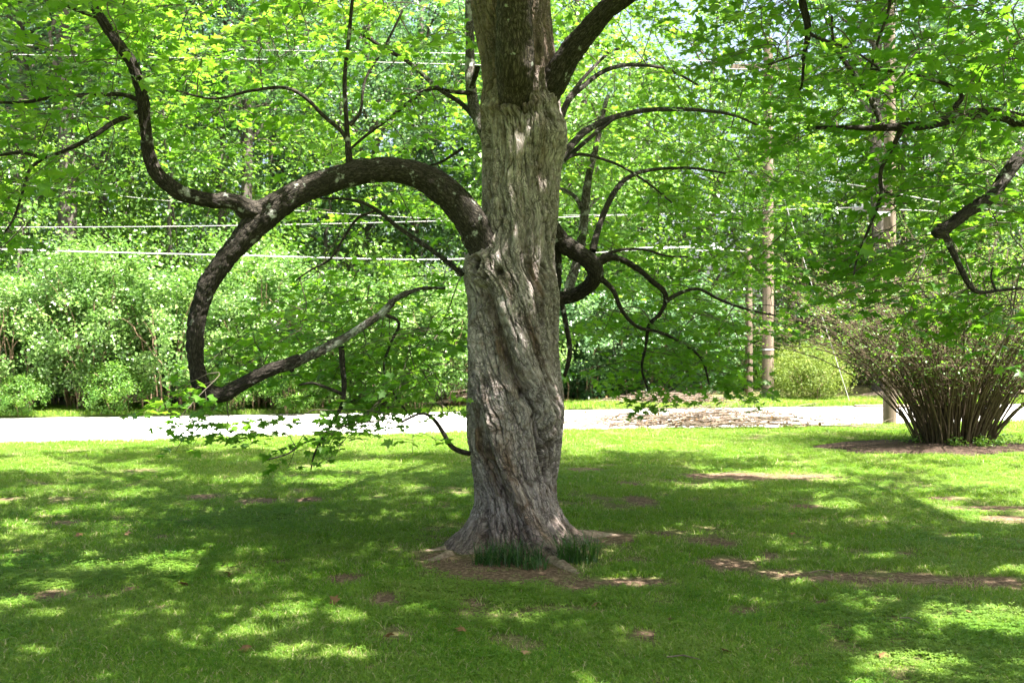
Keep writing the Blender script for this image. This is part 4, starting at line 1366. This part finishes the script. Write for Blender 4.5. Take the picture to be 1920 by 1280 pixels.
# ------------------------------------------------------------------ woodland trees
def clumped(n_cl, per, centre, rad, cl_r, leaf, flat=0.6, shell=0.35, zmin=None, seed=0):
    rg = np.random.default_rng(seed)
    q = rg.normal(0, 1, (n_cl * 3, 3))
    q /= np.linalg.norm(q, axis=1)[:, None]
    q *= (shell + (1 - shell) * rg.random((len(q), 1)) ** 0.6)
    nz = vnoise(q * 2.1 + seed * 3.7)
    q = q * (1 + 0.28 * nz[:, None])
    c = np.asarray(centre) + q * np.asarray(rad)
    if zmin is not None:
        c = c[c[:, 2] > zmin]
    c = c[:n_cl]
    nrm_out = (c - np.asarray(centre)) / np.asarray(rad)
    off = rg.normal(0, 1, (len(c), per, 3)) * cl_r * np.array([1, 1, flat]) * rg.uniform(0.6, 1.4, (len(c), 1, 1))
    p = (c[:, None] + off).reshape(-1, 3)
    out = np.repeat(nrm_out, per, axis=0)
    n_ = rg.normal(0, 0.55, p.shape) + np.array([0, 0, 0.8]) + 0.5 * out
    d = rg.normal(0, 0.6, p.shape) + out + np.array([0, 0, -0.5])
    s = leaf * rg.uniform(0.6, 1.3, len(p))
    r = np.clip(np.repeat(rg.normal(0.45, 0.17, len(c)), per) + rg.normal(0, 0.14, len(p)), 0, 1)
    return c, p, n_, d, s, r


def wood_variant(k, h, crad, zc, rz_, trunk_r, leafmat, n_cl=150, per=75, leaf=0.15, lean=0.0, templ=T_SIMPLE):
    c, p, n_, d, s, r = clumped(n_cl, per, (lean, 0, zc), (crad, crad, rz_), 0.46, leaf, 0.55, 0.35, 1.2, 100 + k)
    me_l = leaves_mesh("crown", p, n_, d, s, r, templ, leafmat)
    rg = random.Random(k)
    path = [(0, 0, -0.2, trunk_r * 1.35), (0.02, 0, 0.5, trunk_r * 1.05)]
    for t in (0.25, 0.5, 0.75, 1.0):
        path.append((lean * t + rg.gauss(0, 0.26), rg.gauss(0, 0.26), h * t, trunk_r * (1 - 0.75 * t)))
    q = resample(np.array(path), 0.35)
    V, F, _, _ = tube_arrays(q[:, :3], q[:, 3], 12, lambda th, l, rr: rr * 0.14 * fbm(np.stack([np.cos(th) * 1.6 + k, np.sin(th) * 1.6, l * 0.9], -1), 3))
    me_t = mesh_np("trunk", V, F, M["wood_trunk"], True)
    A = Acc()
    for b in range(26):
        cc = c[rg.randrange(len(c))]
        f = min(0.92, max(0.2, (cc[2] - rg.uniform(0.5, 2.5)) / h))
        st = q[int(f * (len(q) - 1)), :3]
        mid = (st + cc) / 2 + [rg.gauss(0, .2), rg.gauss(0, .2), 0.3]
        pp = resample(np.vstack([st, mid, cc]), 0.6)
        A.tube(pp, np.linspace(trunk_r * 0.28, 0.02, len(pp)), 5)
    me_b = A.mesh("boughs", M["wood_trunk"])
    return me_t, me_l, me_b


WV = [wood_variant(0, 15, 3.6, 9.0, 6.6, 0.26, M["wood_leaf"]),
      wood_variant(1, 13, 3.2, 7.4, 6.0, 0.16, M["wood_leaf_b"], lean=0.6),
      wood_variant(2, 17, 4.2, 10.0, 7.4, 0.30, M["wood_leaf"], 170, 75, 0.16),
      wood_variant(3, 9, 2.8, 5.2, 4.0, 0.10, M["wood_leaf_b"], 130, 75, 0.13, -0.4),
      wood_variant(4, 20, 3.8, 15.0, 5.4, 0.27, M["wood_leaf"], 140, 75, 0.16)]


def wood_tree(px, Y, var, sc, label, group, rz=None):
    X_ = (px - 960) / FPX * Y
    t = thing("woodland_tree", label, "tree", (X_, Y, 0.0), random.uniform(0, 6.28) if rz is None else rz, group)
    t.scale = (sc, sc, sc)
    a, b, c = WV[var]
    obj("trunk", a, t)
    o = obj("crown", b, t)
    o["kind"] = "stuff"
    o = obj("bough", c, t)
    o["kind"] = "stuff"
    return t


WL = {0: "tall dark-leaved woodland tree behind the roadside shrubs", 1: "leaning yellow-green woodland tree behind the roadside shrubs", 2: "broad dark woodland tree with a thick grey trunk",
      3: "small bright understorey tree at the woodland edge", 4: "tall woodland tree with a high crown and bare lower trunk"}
WG = {0: "tall dark trees of the wood", 1: "leaning trees of the wood", 2: "broad trees of the wood", 3: "small trees at the wood's edge", 4: "high-crowned trees of the wood"}
for (px, Y, v, sc, *own) in [(118, 25.9, 4, 1.0, "thickest pale grey woodland trunk rising behind the roadside thicket"), (40, 27.2, 4, 0.8, "dark trunk next outward from the thickest grey trunk behind the thicket"), (195, 27.5, 4, 0.62, "slim grey trunk beside the thickest trunk, towards the arching limb"), (20, 32, 0, 1.0), (220, 35, 1, 1.1), (412, 28.5, 4, 0.72, "straight bare trunk seen just behind the fork of the arching limb"), (456, 27.6, 4, 0.78, "dark straight trunk right behind the fork of the arching limb"), (500, 33, 0, 0.9), (560, 36, 2, 0.9), (690, 31, 0, 0.85), (640, 30, 3, 1.0), (800, 33, 2, 0.9),
                       (-150, 31, 2, 1.0), (-60, 36, 0, 1.1), (250, 40, 2, 1.1), (480, 43, 0, 1.2), (900, 38, 2, 1.1), (1000, 30, 1, 1.0), (1090, 34, 0, 1.0), (1180, 29, 3, 1.1), (1120, 27, 3, 0.9),
                       (1340, 31, 1, 0.95), (1500, 34, 3, 1.1), (1562, 36, 1, 0.8), (1650, 29, 4, 0.9, "stout dark trunk behind the near road-edge pole"), (1690, 33, 1, 0.85), (1740, 38, 0, 0.95), (1830, 34, 1, 0.9), (1930, 30, 2, 0.85), (2050, 33, 0, 1.0),
                       (20, 25.8, 3, 0.85), (1900, 27, 3, 0.9), (760, 41, 4, 1.1), (160, 45, 0, 1.2), (1030, 44, 2, 1.1), (350, 27, 3, 0.95), (1470, 45, 2, 0.9)]:
    wood_tree(px, Y, v, sc, own[0] if own else WL[v], WG[v])

# far wood that reads as one mass
rg = np.random.default_rng(5)
nF = 800
cx = rg.uniform(-42, 42, nF)
cy = rg.uniform(50, 66, nF)
top = 12 + 4.5 * vnoise(np.stack([cx * 0.12, cy * 0.1, cx * 0], -1)) - 5.0 * sstep(6, 14, cx) + 2.0 * sstep(-5, -20, cx)
cz = rg.uniform(0.5, 1, nF) ** 1.0 * top * rg.uniform(0.05, 1.0, nF)
per = 42
p = (np.stack([cx, cy, cz], -1)[:, None] + rg.normal(0, 1, (nF, per, 3)) * [0.9, 0.9, 0.6]).reshape(-1, 3)
p[:, 2] = np.abs(p[:, 2]) + 0.1
n_ = rg.normal(0, 0.6, p.shape) + [0, -0.2, 0.8]
d = rg.normal(0, 1, p.shape)
fw = obj("far_woodland", leaves_mesh("far_woodland", p, n_, d, 0.34 * rg.uniform(0.6, 1.3, len(p)), np.clip(np.repeat(rg.normal(0.4, 0.2, nF), per) + rg.normal(0, 0.12, len(p)), 0, 1), T_SIMPLE, M["wood_leaf"]), kind="stuff")
tag(fw, "dense green wood closing the view far behind the road", "woodland")


# ------------------------------------------------------------------ roadside shrubs
def shrub_variant(k, w, h, leafmat, leaf=0.085, n_cl=150, per=80, nst=18, zlow=0.5, dead=False):
    c, p, n_, d, s, r = clumped(n_cl, per, (0, 0, h * 0.52), (w, w * 0.8, h * 0.52), 0.15, leaf, 0.8, 0.45, zlow, 300 + k)
    keep = (p[:, 2] > 0.08)
    me_l = leaves_mesh("foliage", p[keep], n_[keep], d[keep], s[keep], r[keep], T_SIMPLE, leafmat)
    rg = random.Random(40 + k)
    stems = []
    for b in range(nst):
        a = rg.uniform(0, 6.283)
        r0 = rg.uniform(0.1, 0.45) * w
        r1 = rg.uniform(0.4, 0.95) * w
        hh = h * rg.uniform(0.45, 0.9)
        a2 = a + rg.gauss(0, 0.5)
        pts = np.array([(r0 * math.cos(a), r0 * math.sin(a) * 0.8, -0.05, 0.022), (r0 * 1.1 * math.cos(a), r0 * 1.1 * math.sin(a) * 0.8, hh * 0.4, 0.018),
                        ((r0 + r1) / 2 * math.cos(a2), (r0 + r1) / 2 * math.sin(a2) * 0.8, hh * 0.8, 0.013), (r1 * math.cos(a2), r1 * math.sin(a2) * 0.8, hh, 0.006)])
        q = resample(pts, 0.28)
        q[:, :3] += np.array([[rg.gauss(0, 0.025) for _ in range(3)] for _ in range(len(q))])
        V, F, _, _ = tube_arrays(q[:, :3], q[:, 3], 5)
        stems.append(mesh_np("stem", V, F, M["stem"], True))
    return me_l, stems


SV = [shrub_variant(0, 1.7, 3.4, M["hedge_leaf"], zlow=0.45, nst=24), shrub_variant(1, 1.5, 2.7, M["hedge_leaf"], zlow=0.3), shrub_variant(2, 1.9, 3.9, M["hedge_leaf"], 0.09, 190, 80, zlow=0.5, nst=26),
      shrub_variant(3, 1.4, 2.1, M["wood_leaf_b"], 0.085, 120, 80, zlow=0.15), shrub_variant(4, 1.8, 3.2, M["wood_leaf"], 0.10, 170, 75, zlow=0.2),
      shrub_variant(5, 1.15, 1.42, M["yew_leaf"], 0.040, 300, 60, 10, zlow=0.10)]


def shrub(X_, Y, v, sc, label, group=None, rz=None, scz=None):
    t = thing("shrub", label, "shrub", (X_, Y, 0.03), random.uniform(0, 6.28) if rz is None else rz, group)
    t.scale = (sc, sc, scz or sc)
    me_l, stems = SV[v]
    o = obj("foliage", me_l, t)
    o["kind"] = "stuff"
    for sm in stems:
        obj("stem", sm, t)
    return t


SL = {0: "tall pale-leaved roadside shrub with bare brown stems at its foot", 1: "lower pale-leaved shrub along the far road edge", 2: "tallest rounded shrub of the roadside thicket", 3: "low bright green shrub at the foot of the thicket",
      4: "dense dark glossy shrub of the thicket beyond the road"}
SG = {0: "tall stemmy shrubs of the roadside thicket", 1: "lower shrubs of the roadside thicket", 2: "tallest shrubs of the roadside thicket", 3: "low shrubs of the roadside thicket", 4: "dense dark shrubs beyond the road"}
ROW = [(-12.9, 1.5, 2, 0.95), (-11.2, 1.6, 0, 0.92), (-9.3, 1.9, 2, 0.92), (-7.6, 1.5, 0, 0.98), (-5.9, 1.8, 2, 0.88), (-4.4, 1.5, 1, 1.05), (-3.0, 1.9, 0, 0.9), (-1.6, 1.6, 1, 0.95), (-0.2, 1.9, 0, 0.9),
                         (-10.3, 3.6, 2, 1.0), (-6.6, 3.8, 2, 1.05), (-2.4, 3.8, 2, 0.9), (-14.8, 2.2, 0, 1.0), (-16.6, 2.2, 2, 1.0),
                         (-12.2, 1.0, 3, 0.5), (-8.6, 1.1, 3, 0.55), (-6.2, 1.0, 3, 0.45), (-4.9, 0.9, 3, 0.5), (-2.3, 1.0, 3, 0.55), (-10.4, 1.0, 3, 0.42)]
ORD = ("first", "second", "third", "fourth", "fifth", "sixth", "seventh", "eighth")
SN = {0: "tall stemmy pale-leaved roadside shrub, %s of its kind from the maple", 1: "lower pale-leaved roadside shrub, %s of its kind from the maple",
      2: "tallest rounded roadside shrub, %s of its kind from the maple", 3: "low bright green roadside shrub, %s of its kind from the maple"}
seen_n = {}
for (X_, off, v, sc) in sorted(ROW, key=lambda q: -q[0]):
    k = seen_n.get(v, 0)
    seen_n[v] = k + 1
    shrub(X_, y_far(X_) + off - 0.75, v, sc, SN[v] % ORD[k], SG[v])
for (X_, off, v, sc) in [(-13.5, 3.6, 4, 1.0), (-11.8, 3.8, 4, 0.95), (-8.4, 3.5, 4, 0.95), (-5.0, 3.6, 4, 0.95), (-3.6, 3.4, 4, 0.9), (-1.0, 3.6, 4, 0.95), (1.5, 2.2, 4, 0.95), (3.2, 2.4, 4, 0.92), (4.6, 2.6, 4, 0.95), (2.4, 4.2, 4, 1.15), (5.3, 4.8, 4, 0.85), (0.6, 3.8, 4, 1.05)]:
    shrub(X_, y_far(X_) + off, v, sc, SL[v], SG[v])
for (X_, off, v, sc) in [(8.6, 7.5, 3, 1.0), (12.8, 9.0, 3, 1.3), (15.5, 8, 3, 1.3), (6.9, 6.5, 3, 0.9), (10.9, 9.5, 3, 1.2)]:
    shrub(X_, y_far(X_) + off, v, sc, "bright green shrub beside the sandy drive beyond the road", "shrubs by the sandy drive")
shrub(7.85, 26.2, 5, 1.0, "clipped rounded yellow-green bush beside the thick utility pole", rz=0.4)


# ------------------------------------------------------------------ the fan-shaped bush on the right
BX, BY = 6.7, 15.1
bush = thing("bush", "large fan-shaped bush of bare brown stems in a mulch bed", "shrub", (BX, BY, 0.02))
rb = random.Random(3)
tips = []
TWB = Acc()
LVB = Leaves()
for k in range(295):
    a = rb.uniform(0, 6.283)
    q = math.sqrt(rb.random())
    bx0, by0 = 0.55 * q * math.cos(a), 0.34 * q * math.sin(a)
    spread = rb.gauss(0, 0.10) + 1.0
    L = rb.uniform(2.3, 3.95)
    th0 = q * 0.75 * spread + rb.uniform(0, 0.12)
    dx, dy = math.cos(a + rb.gauss(0, 0.25)), math.sin(a + rb.gauss(0, 0.25)) * 0.75
    pts = []
    x, y, z, th = bx0, by0, -0.05, th0 * 0.5
    n = 7
    thick = rb.choice((0.008, 0.010, 0.012, 0.015, 0.019))
    th += rb.gauss(0, 0.12)
    for t in range(n + 1):
        pts.append((x, y, z, thick * (1 - 0.78 * t / n)))
        st = L / n
        x += dx * math.sin(th) * st + rb.gauss(0, 0.018)
        y += dy * math.sin(th) * st + rb.gauss(0, 0.018)
        z += math.cos(th) * st
        th += (0.03 + 0.115 * q * spread) * (1 + t * 0.12)
    pts = np.array(pts)
    V, F, _, _ = tube_arrays(pts[:, :3], pts[:, 3], 5)
    obj("stem", mesh_np("stem", V, F, M["bush_stem"], True), bush)
    for b in range(13):
        f = rb.uniform(0.30, 1.0)
        i0 = min(n - 1, int(f * n))
        b0 = pts[i0, :3] + (pts[i0 + 1, :3] - pts[i0, :3]) * (f * n - i0)
        ax = (pts[i0 + 1, :3] - pts[i0, :3])
        ax = ax / np.linalg.norm(ax)
        w = ax * 0.8 + np.array([rb.gauss(0, 0.5), rb.gauss(0, 0.5), rb.gauss(0.1, 0.3)])
        w /= np.linalg.norm(w)
        wl = rb.uniform(0.16, 0.48)
        tip = b0 + w * wl
        TWB.tube(np.vstack([b0, (b0 + tip) / 2 + [rb.gauss(0, .02), rb.gauss(0, .02), 0.01], tip]), [0.0045, 0.0032, 0.002], 3)
        for s2 in range(2):
            c0 = b0 + (tip - b0) * rb.uniform(0.3, 0.95)
            w2 = w + np.array([rb.gauss(0, 0.6), rb.gauss(0, 0.6), rb.gauss(0, 0.4)])
            w2 /= np.linalg.norm(w2)
            TWB.tube(np.vstack([c0, c0 + w2 * 0.06, c0 + w2 * rb.uniform(0.1, 0.22)]), [0.0028, 0.0024, 0.0015], 3)
        if rb.random() < 0.45 + 0.5 * max(0, min(1, (tip[2] - 1.2) / 1.2)):
            m_ = rb.randint(3, 8)
            pp = b0 + (tip - b0) * np.array([[rb.random()] for _ in range(m_)]) + RNG.normal(0, 0.03, (m_, 3))
            LVB.add(pp, RNG.normal(0, 0.5, (m_, 3)) + [0, 0, 0.8], RNG.normal(0, 0.6, (m_, 3)) + w, np.full(m_, 0.045) * RNG.uniform(0.6, 1.3, m_), np.clip(RNG.normal(0.5, 0.2, m_), 0, 1))
o = obj("twigs", TWB.mesh("twigs", M["bush_stem"], True), bush)
o["kind"] = "stuff"
o = obj("foliage", leaves_mesh("foliage", *LVB.arrays(), T_SIMPLE, M["wood_leaf_b"]), bush)
o["kind"] = "stuff"
# mulch bed under it
na = 48
mV = [[6.35, 14.75, 0.085]]
for ring in (0.5, 0.85, 1.0):
    for k in range(na):
        a = k / na * 6.28318
        rr = ring * (1 + 0.14 * math.sin(a * 3 + 1) + 0.06 * math.sin(a * 7))
        x, y = 6.35 + 2.0 * rr * math.cos(a), 14.75 + 0.95 * rr * math.sin(a)
        mV.append([x, y, float(gz(x, y)) + {0.5: 0.035, 0.85: 0.025, 1.0: -0.02}[ring]])
mF3 = [[0, 1 + k, 1 + (k + 1) % na] for k in range(na)]
for rI in range(2):
    for k in range(na):
        a0, a1 = 1 + rI * na + k, 1 + rI * na + (k + 1) % na
        mF3 += [[a0, a0 + na, a1 + na], [a0, a1 + na, a1]]
obj("mulch_bed", mesh_np("mulch_bed", mV, mF3, M["mulch"], True), kind="structure")
# creeping plants at its foot
pv = []
for k in range(46):
    a, q = random.uniform(3.0, 6.4), random.uniform(0.3, 1.0)
    x, y = BX + 0.2 + 1.0 * q * math.cos(a), BY + 0.75 * q * math.sin(a)
    m_ = 22
    pv.append(np.c_[np.full(m_, x), np.full(m_, y), np.full(m_, float(gz(x, y)))] + np.abs(RNG.normal(0, 1, (m_, 3))) * [0.07, 0.07, 0.08])
p = np.vstack(pv)
cr = obj("creeper", leaves_mesh("creeper", p, RNG.normal(0, 0.4, p.shape) + [0, 0, 1], RNG.normal(0, 1, p.shape), 0.05 * RNG.uniform(0.6, 1.3, len(p)), RNG.random(len(p)), T_SIMPLE, M["wood_leaf_b"]), kind="stuff")
tag(cr, "low leafy creeper round the foot of the fan-shaped bush", "ground cover")


# ------------------------------------------------------------------ brush piles
def brush_pile(label, cx, cy, lx, ly, hz, n, nf, ang0, seed, name="brush_pile"):
    t = thing(name, label, "brush pile", (cx, cy, 0.03))
    rq = random.Random(seed)
    A = Acc()
    for k in range(n):
        L = rq.uniform(0.7, 2.4)
        ax = ang0 + rq.gauss(0, 0.42)
        if rq.random() < 0.12:
            ax = rq.uniform(0, 6.28)
        x, y = rq.gauss(0, lx * 0.36), rq.gauss(0, ly * 0.34)
        z = max(0.02, hz * (1 - (x / lx) ** 2) * rq.random() * 0.95)
        ti = rq.gauss(0, 0.07)
        dv = np.array([math.cos(ax) * math.cos(ti), math.sin(ax) * math.cos(ti), math.sin(ti)])
        r0 = rq.uniform(0.005, 0.016)
        p0 = np.array([x, y, z]) - dv * L / 2
        p1 = np.array([x, y, z]) + dv * L / 2
        p0[2], p1[2] = max(p0[2], 0.02), max(p1[2], 0.02)
        m = (p0 + p1) / 2 + [rq.gauss(0, 0.05), rq.gauss(0, 0.05), abs(rq.gauss(0.02, 0.04))]
        q = resample(np.vstack([p0, m, p1]), 0.25)
        q += np.array([[rq.gauss(0, .008) for _ in range(3)] for _ in q])
        V, F, _, _ = tube_arrays(q, np.linspace(r0, r0 * 0.4, len(q)), 5)
        obj("stick", mesh_np("stick", V, F, M["stick"], True), t)
    for k in range(nf):
        x, y = rq.gauss(0, lx * 0.40), rq.gauss(0, ly * 0.40)
        z = max(0.01, hz * 1.2 * (1 - (x / lx) ** 2) * rq.random())
        ax = ang0 + rq.gauss(0, 0.8)
        L = rq.uniform(0.15, 0.6)
        dv = np.array([math.cos(ax), math.sin(ax), rq.gauss(0.08, 0.3)])
        p0 = np.array([x, y, z])
        p1 = p0 + dv * L
        p1[2] = max(p1[2], 0.01)
        A.tube(np.vstack([p0, (p0 + p1) / 2 + [0, rq.gauss(0, .03), 0.01], p1]), [0.005, 0.004, 0.002], 3)
    o = obj("twigs", A.mesh("twigs", M["stick"], True), t)
    o["kind"] = "stuff"
    m_ = 500
    pp = np.c_[RNG.normal(0, lx * 0.38, m_), RNG.normal(0, ly * 0.38, m_), np.abs(RNG.normal(0.05, hz * 0.4, m_)) + 0.01]
    o = obj("dead_leaves", leaves_mesh("dead_leaves", pp, RNG.normal(0, 0.6, (m_, 3)) + [0, 0, 0.6], RNG.normal(0, 1, (m_, 3)), 0.06 * RNG.uniform(0.6, 1.3, m_), RNG.random(m_), T_SIMPLE, M["dead_leaf"]), t)
    o["kind"] = "stuff"
    return t


brush_pile("long low pile of cut pale sticks on the near road edge", 3.6, 18.35, 3.0, 0.65, 0.30, 130, 420, 0.10, 1)
brush_pile("heap of tangled cut branches in front of the dark thicket beyond the road", 3.9, y_far(3.9) + 0.75, 2.1, 0.45, 0.26, 60, 200, 0.15, 2)
brush_pile("small pale brush heap across the road beside the maple trunk", -1.0, y_far(-1.0) + 0.7, 1.0, 0.5, 0.75, 60, 300, 0.3, 4)


# ------------------------------------------------------------------ utility poles, cables, boxes
def pole(px, base_y, r, h, label, extras=None):
    Y = CAM_Z * FPX / (base_y - 640.0)
    X_ = (px - 960) / FPX * Y
    t = thing("utility_pole", label, "utility pole", (X_, Y, 0))
    q = np.array([(0, 0, -0.1, r), (0.0, 0, h * 0.35, r * 0.93), (0, 0, h * 0.7, r * 0.84), (0, 0, h, r * 0.75)])
    q = resample(q, 0.25)
    V, F, _, _ = tube_arrays(q[:, :3], q[:, 3], 20, lambda th, l, rr: rr * 0.05 * fbm(np.stack([np.cos(th) * 3, np.sin(th) * 3, l * 0.25], -1), 3))
    obj("shaft", mesh_np("shaft", V, F, M["pole"], True), t)
    return t, X_, Y


t1, x1, y1 = pole(1404, 747, 0.115, 4.2, "short weathered wooden pole beside the taller utility pole")
t2, x2, y2 = pole(1440, 755, 0.155, 9.5, "tall thick weathered utility pole on the far side of the road")
bnd = Acc()
bnd.tube(np.array([(0, 0, 1.38, .0), (0, 0, 1.40, .0)])[:, :3], [0.158, 0.158], 20)
obj("metal_band", bnd.mesh("metal_band", M["metal"]), t2)
A = Acc()
A.add(*bx(2.0, 0.10, 0.12, 0, -0.2, 8.7))
obj("crossarm", A.mesh("crossarm", M["pole"], False), t2)
t3, x3, y3 = pole(1668, 797, 0.125, 8.6, "utility pole on the near road edge behind the fan-shaped bush")
A = Acc()
A.add(*bx(0.30, 0.05, 0.08, -0.2, -0.14, 4.02))
obj("bracket", A.mesh("bracket", M["metal"], False), t3)


def cable(name, pts, r, mat, label, cat="cable", sag=0.0):
    p0, p1 = np.array(pts[0], float), np.array(pts[-1], float)
    if len(pts) == 2:
        t = np.linspace(0, 1, 40)[:, None]
        q = p0 + (p1 - p0) * t
        q[:, 2] -= sag * 4 * (t * (1 - t))[:, 0]
    else:
        q = resample(np.array(pts, float), 0.8)
    V, F, _, _ = tube_arrays(q, np.full(len(q), r), 6)
    o = obj(name, mesh_np(name, V, F, mat, True))
    tag(o, label, cat)
    return o


# the line of cables running along the road on the left (between poles out of the picture)
cable("overhead_cable", [P(-700, 440, 19.0), P(0, 467, 20.2), P(460, 479, 21.2), P(840, 486, 22.2), P(1200, 469, 25), P(1300, 464, 26.4), (x1, y1 - 0.08, 4.1)], 0.013, M["cable"], "thick bright overhead cable, lowest of those along the road")
cable("overhead_cable", [P(-700, 425, 19.2), P(0, 426, 20.6), P(430, 423, 21.6), P(900, 412, 22.8), (x2, y2 - 0.16, 5.0)], 0.007, M["cable"], "thin grey overhead cable just above the thick lowest one")
cable("overhead_cable", [P(-700, 270, 23), P(30, 345, 24.5), P(330, 378, 25.5), P(700, 404, 26.5), P(1000, 415, 27.5), (x2, y2 + 0.16, 4.7)], 0.007, M["cable"], "slanting pale service cable crossing behind the arching limb")
cable("overhead_cable", [P(-700, 70, 19.5), P(15, 84, 20.5), P(640, 97, 21.8), P(1000, 103, 23.5), (x2 - 0.7, y2 - 0.26, 8.8)], 0.006, M["cable"], "uppermost power line of the pair across the treetops")
cable("overhead_cable", [P(-700, 90, 19.3), P(60, 103, 20.5), P(640, 115, 21.8), P(1000, 124, 23.4), (x2 + 0.1, y2 - 0.26, 8.62)], 0.006, M["cable"], "lower power line of the pair across the treetops")
cable("overhead_cable", [P(1050, 404, 24.5), P(1310, 400, 21.5), P(1460, 393, 20.2), P(1600, 389, 19.4), (x3 - 0.1, y3 - 0.14, 4.16)], 0.010, M["cable"], "thick bundled cable reaching the near road-edge pole from the maple's side")
cable("overhead_cable", [(x3, y3 - 0.14, 4.10), P(1780, 398, 18.5), P(1920, 418, 17.5), P(2300, 470, 15.5)], 0.010, M["cable"], "lower of two cables running on past the near road-edge pole")
cable("overhead_cable", [(x3, y3 - 0.14, 4.42), P(1780, 382, 18.4), P(1920, 402, 17.4), P(2300, 455, 15.3)], 0.010, M["cable"], "upper of two cables running on past the near road-edge pole")
cable("overhead_cable", [(x2, y2 - 0.16, 5.9), P(1540, 338, 22.5), P(1640, 352, 20), (x3, y3 - 0.1, 4.55)], 0.007, M["cable"], "thin cable slanting down from the thick pole to the near road-edge pole")
cable("overhead_cable", [(x3, y3 - 0.1, 8.4), P(1700, 84, 18.6), P(1800, 52, 17.2), P(1920, 18, 15.8), P(2200, -60, 13)], 0.006, M["cable"], "upper power line rising to the top of the near road-edge pole")
cable("overhead_cable", [(x3, y3 - 0.1, 8.1), P(1720, 92, 18.4), P(1820, 62, 17.0), P(1920, 32, 15.6), P(2200, -40, 12.8)], 0.006, M["cable"], "lower power line rising to the top of the near road-edge pole")
gx, gy = x2 + 1.95, y2 - 0.6
cable("guy_wire", [(x2 + 0.1, y2 - 0.1, 6.2), (gx, gy, 0.0)], 0.008, M["cable"], "thin steel guy wire steadying the thick pole", "wire")
# splice box hanging on the bundled cable
c = P(1610, 396, 19.3)
bxo = thing("splice_box", "grey box slung under the bundled cable near the road-edge pole", "junction box", c)
A = Acc()
A.add(*bx(0.22, 0.12, 0.15))
bevel(obj("housing", A.mesh("housing", M["box_grey"], False), bxo), 0.012)
A = Acc()
A.add(*bx(0.03, 0.03, 0.08, -0.07, 0, 0.10))
A.add(*bx(0.03, 0.03, 0.08, 0.07, 0, 0.10))
obj("hanger", A.mesh("hanger", M["metal"], False), bxo)
# pale street-lamp-like box with three rods
c = P(1338, 463, 24.0)
lamp = thing("street_lamp", "pale metal lamp head on three short rods showing among the leaves", "street lamp", c, -0.15)
A = Acc()
A.add(*bx(0.36, 0.22, 0.17))
bevel(obj("lamp_head", A.mesh("lamp_head", M["metal"], False), lamp), 0.03, 3)
for (dz, ln) in ((0.075, 0.30), (0.0, 0.34), (-0.075, 0.26)):
    A = Acc()
    A.tube(np.array([(-0.17, 0, dz), (-0.17 - ln * 0.6, 0, dz + 0.005), (-0.17 - ln, 0, dz - 0.01)]), [0.016, 0.015, 0.014], 8)
    obj("rod", A.mesh("rod", M["metal"]), lamp)
A = Acc()
A.add(*bx(0.03, 0.06, 0.24, -0.26, 0, 0))
obj("bracket", A.mesh("bracket", M["metal"], False), lamp)
A = Acc()
A.tube(np.array([(-0.48, 0, 0), (-1.4, 0.1, 0.02), (-2.2, 0.3, 0.0)]), [0.02, 0.02, 0.02], 8)
obj("arm", A.mesh("arm", M["metal"]), lamp)

# ------------------------------------------------------------------ litter on the lawn
TV, TF = T_MAPLE
dl = [mesh_np("fallen_leaf", TV * [1, 1, 1.0 + k], TF, M["dead_leaf"], False, {"rnd": np.full(len(TV), 0.25 + 0.25 * k)}) for k in range(3)]
for (px, py) in [(150, 1017), (233, 1014), (352, 1113), (463, 1236), (632, 1150), (868, 1200), (1262, 1180), (1530, 1120), (1810, 1165), (720, 1215), (1120, 1150), (980, 1240), (430, 1090), (1660, 1250), (1352, 1240), (1490, 1010)]:
    Y = CAM_Z * FPX / (py - 640.0)
    X_ = (px - 960) / FPX * Y
    o = obj("fallen_leaf", random.choice(dl))
    o.location = (X_, Y, float(gz(X_, Y)) + 0.035)
    o.rotation_euler = (random.gauss(0, 0.3), random.gauss(0, 0.3), random.uniform(0, 6.28))
    o.scale = (0.075,) * 3
    tag(o, "curled brown fallen leaf lying on the lawn", "leaf", "fallen leaves on the lawn")
for (px, py, ln, az) in [(1282, 1258, 0.16, -0.25), (1706, 1188, 0.12, -1.0), (1540, 1088, 0.18, 0.2), (1760, 1108, 0.14, -0.2), (1375, 893, 0.4, 0.5), (1560, 1096, 0.12, 1.2)]:
    Y = CAM_Z * FPX / (py - 640.0)
    X_ = (px - 960) / FPX * Y
    A = Acc()
    v = np.array([math.cos(az), math.sin(az), 0])
    A.tube(np.vstack([-v * ln / 2, [0, 0.01, 0.012], v * ln / 2]), [0.004, 0.0035, 0.002], 5)
    o = obj("fallen_twig", A.mesh("fallen_twig", M["stick"]))
    o.location = (X_, Y, float(gz(X_, Y)) + 0.035)
    tag(o, "thin pale fallen twig lying on the lawn", "twig", "fallen twigs on the lawn")
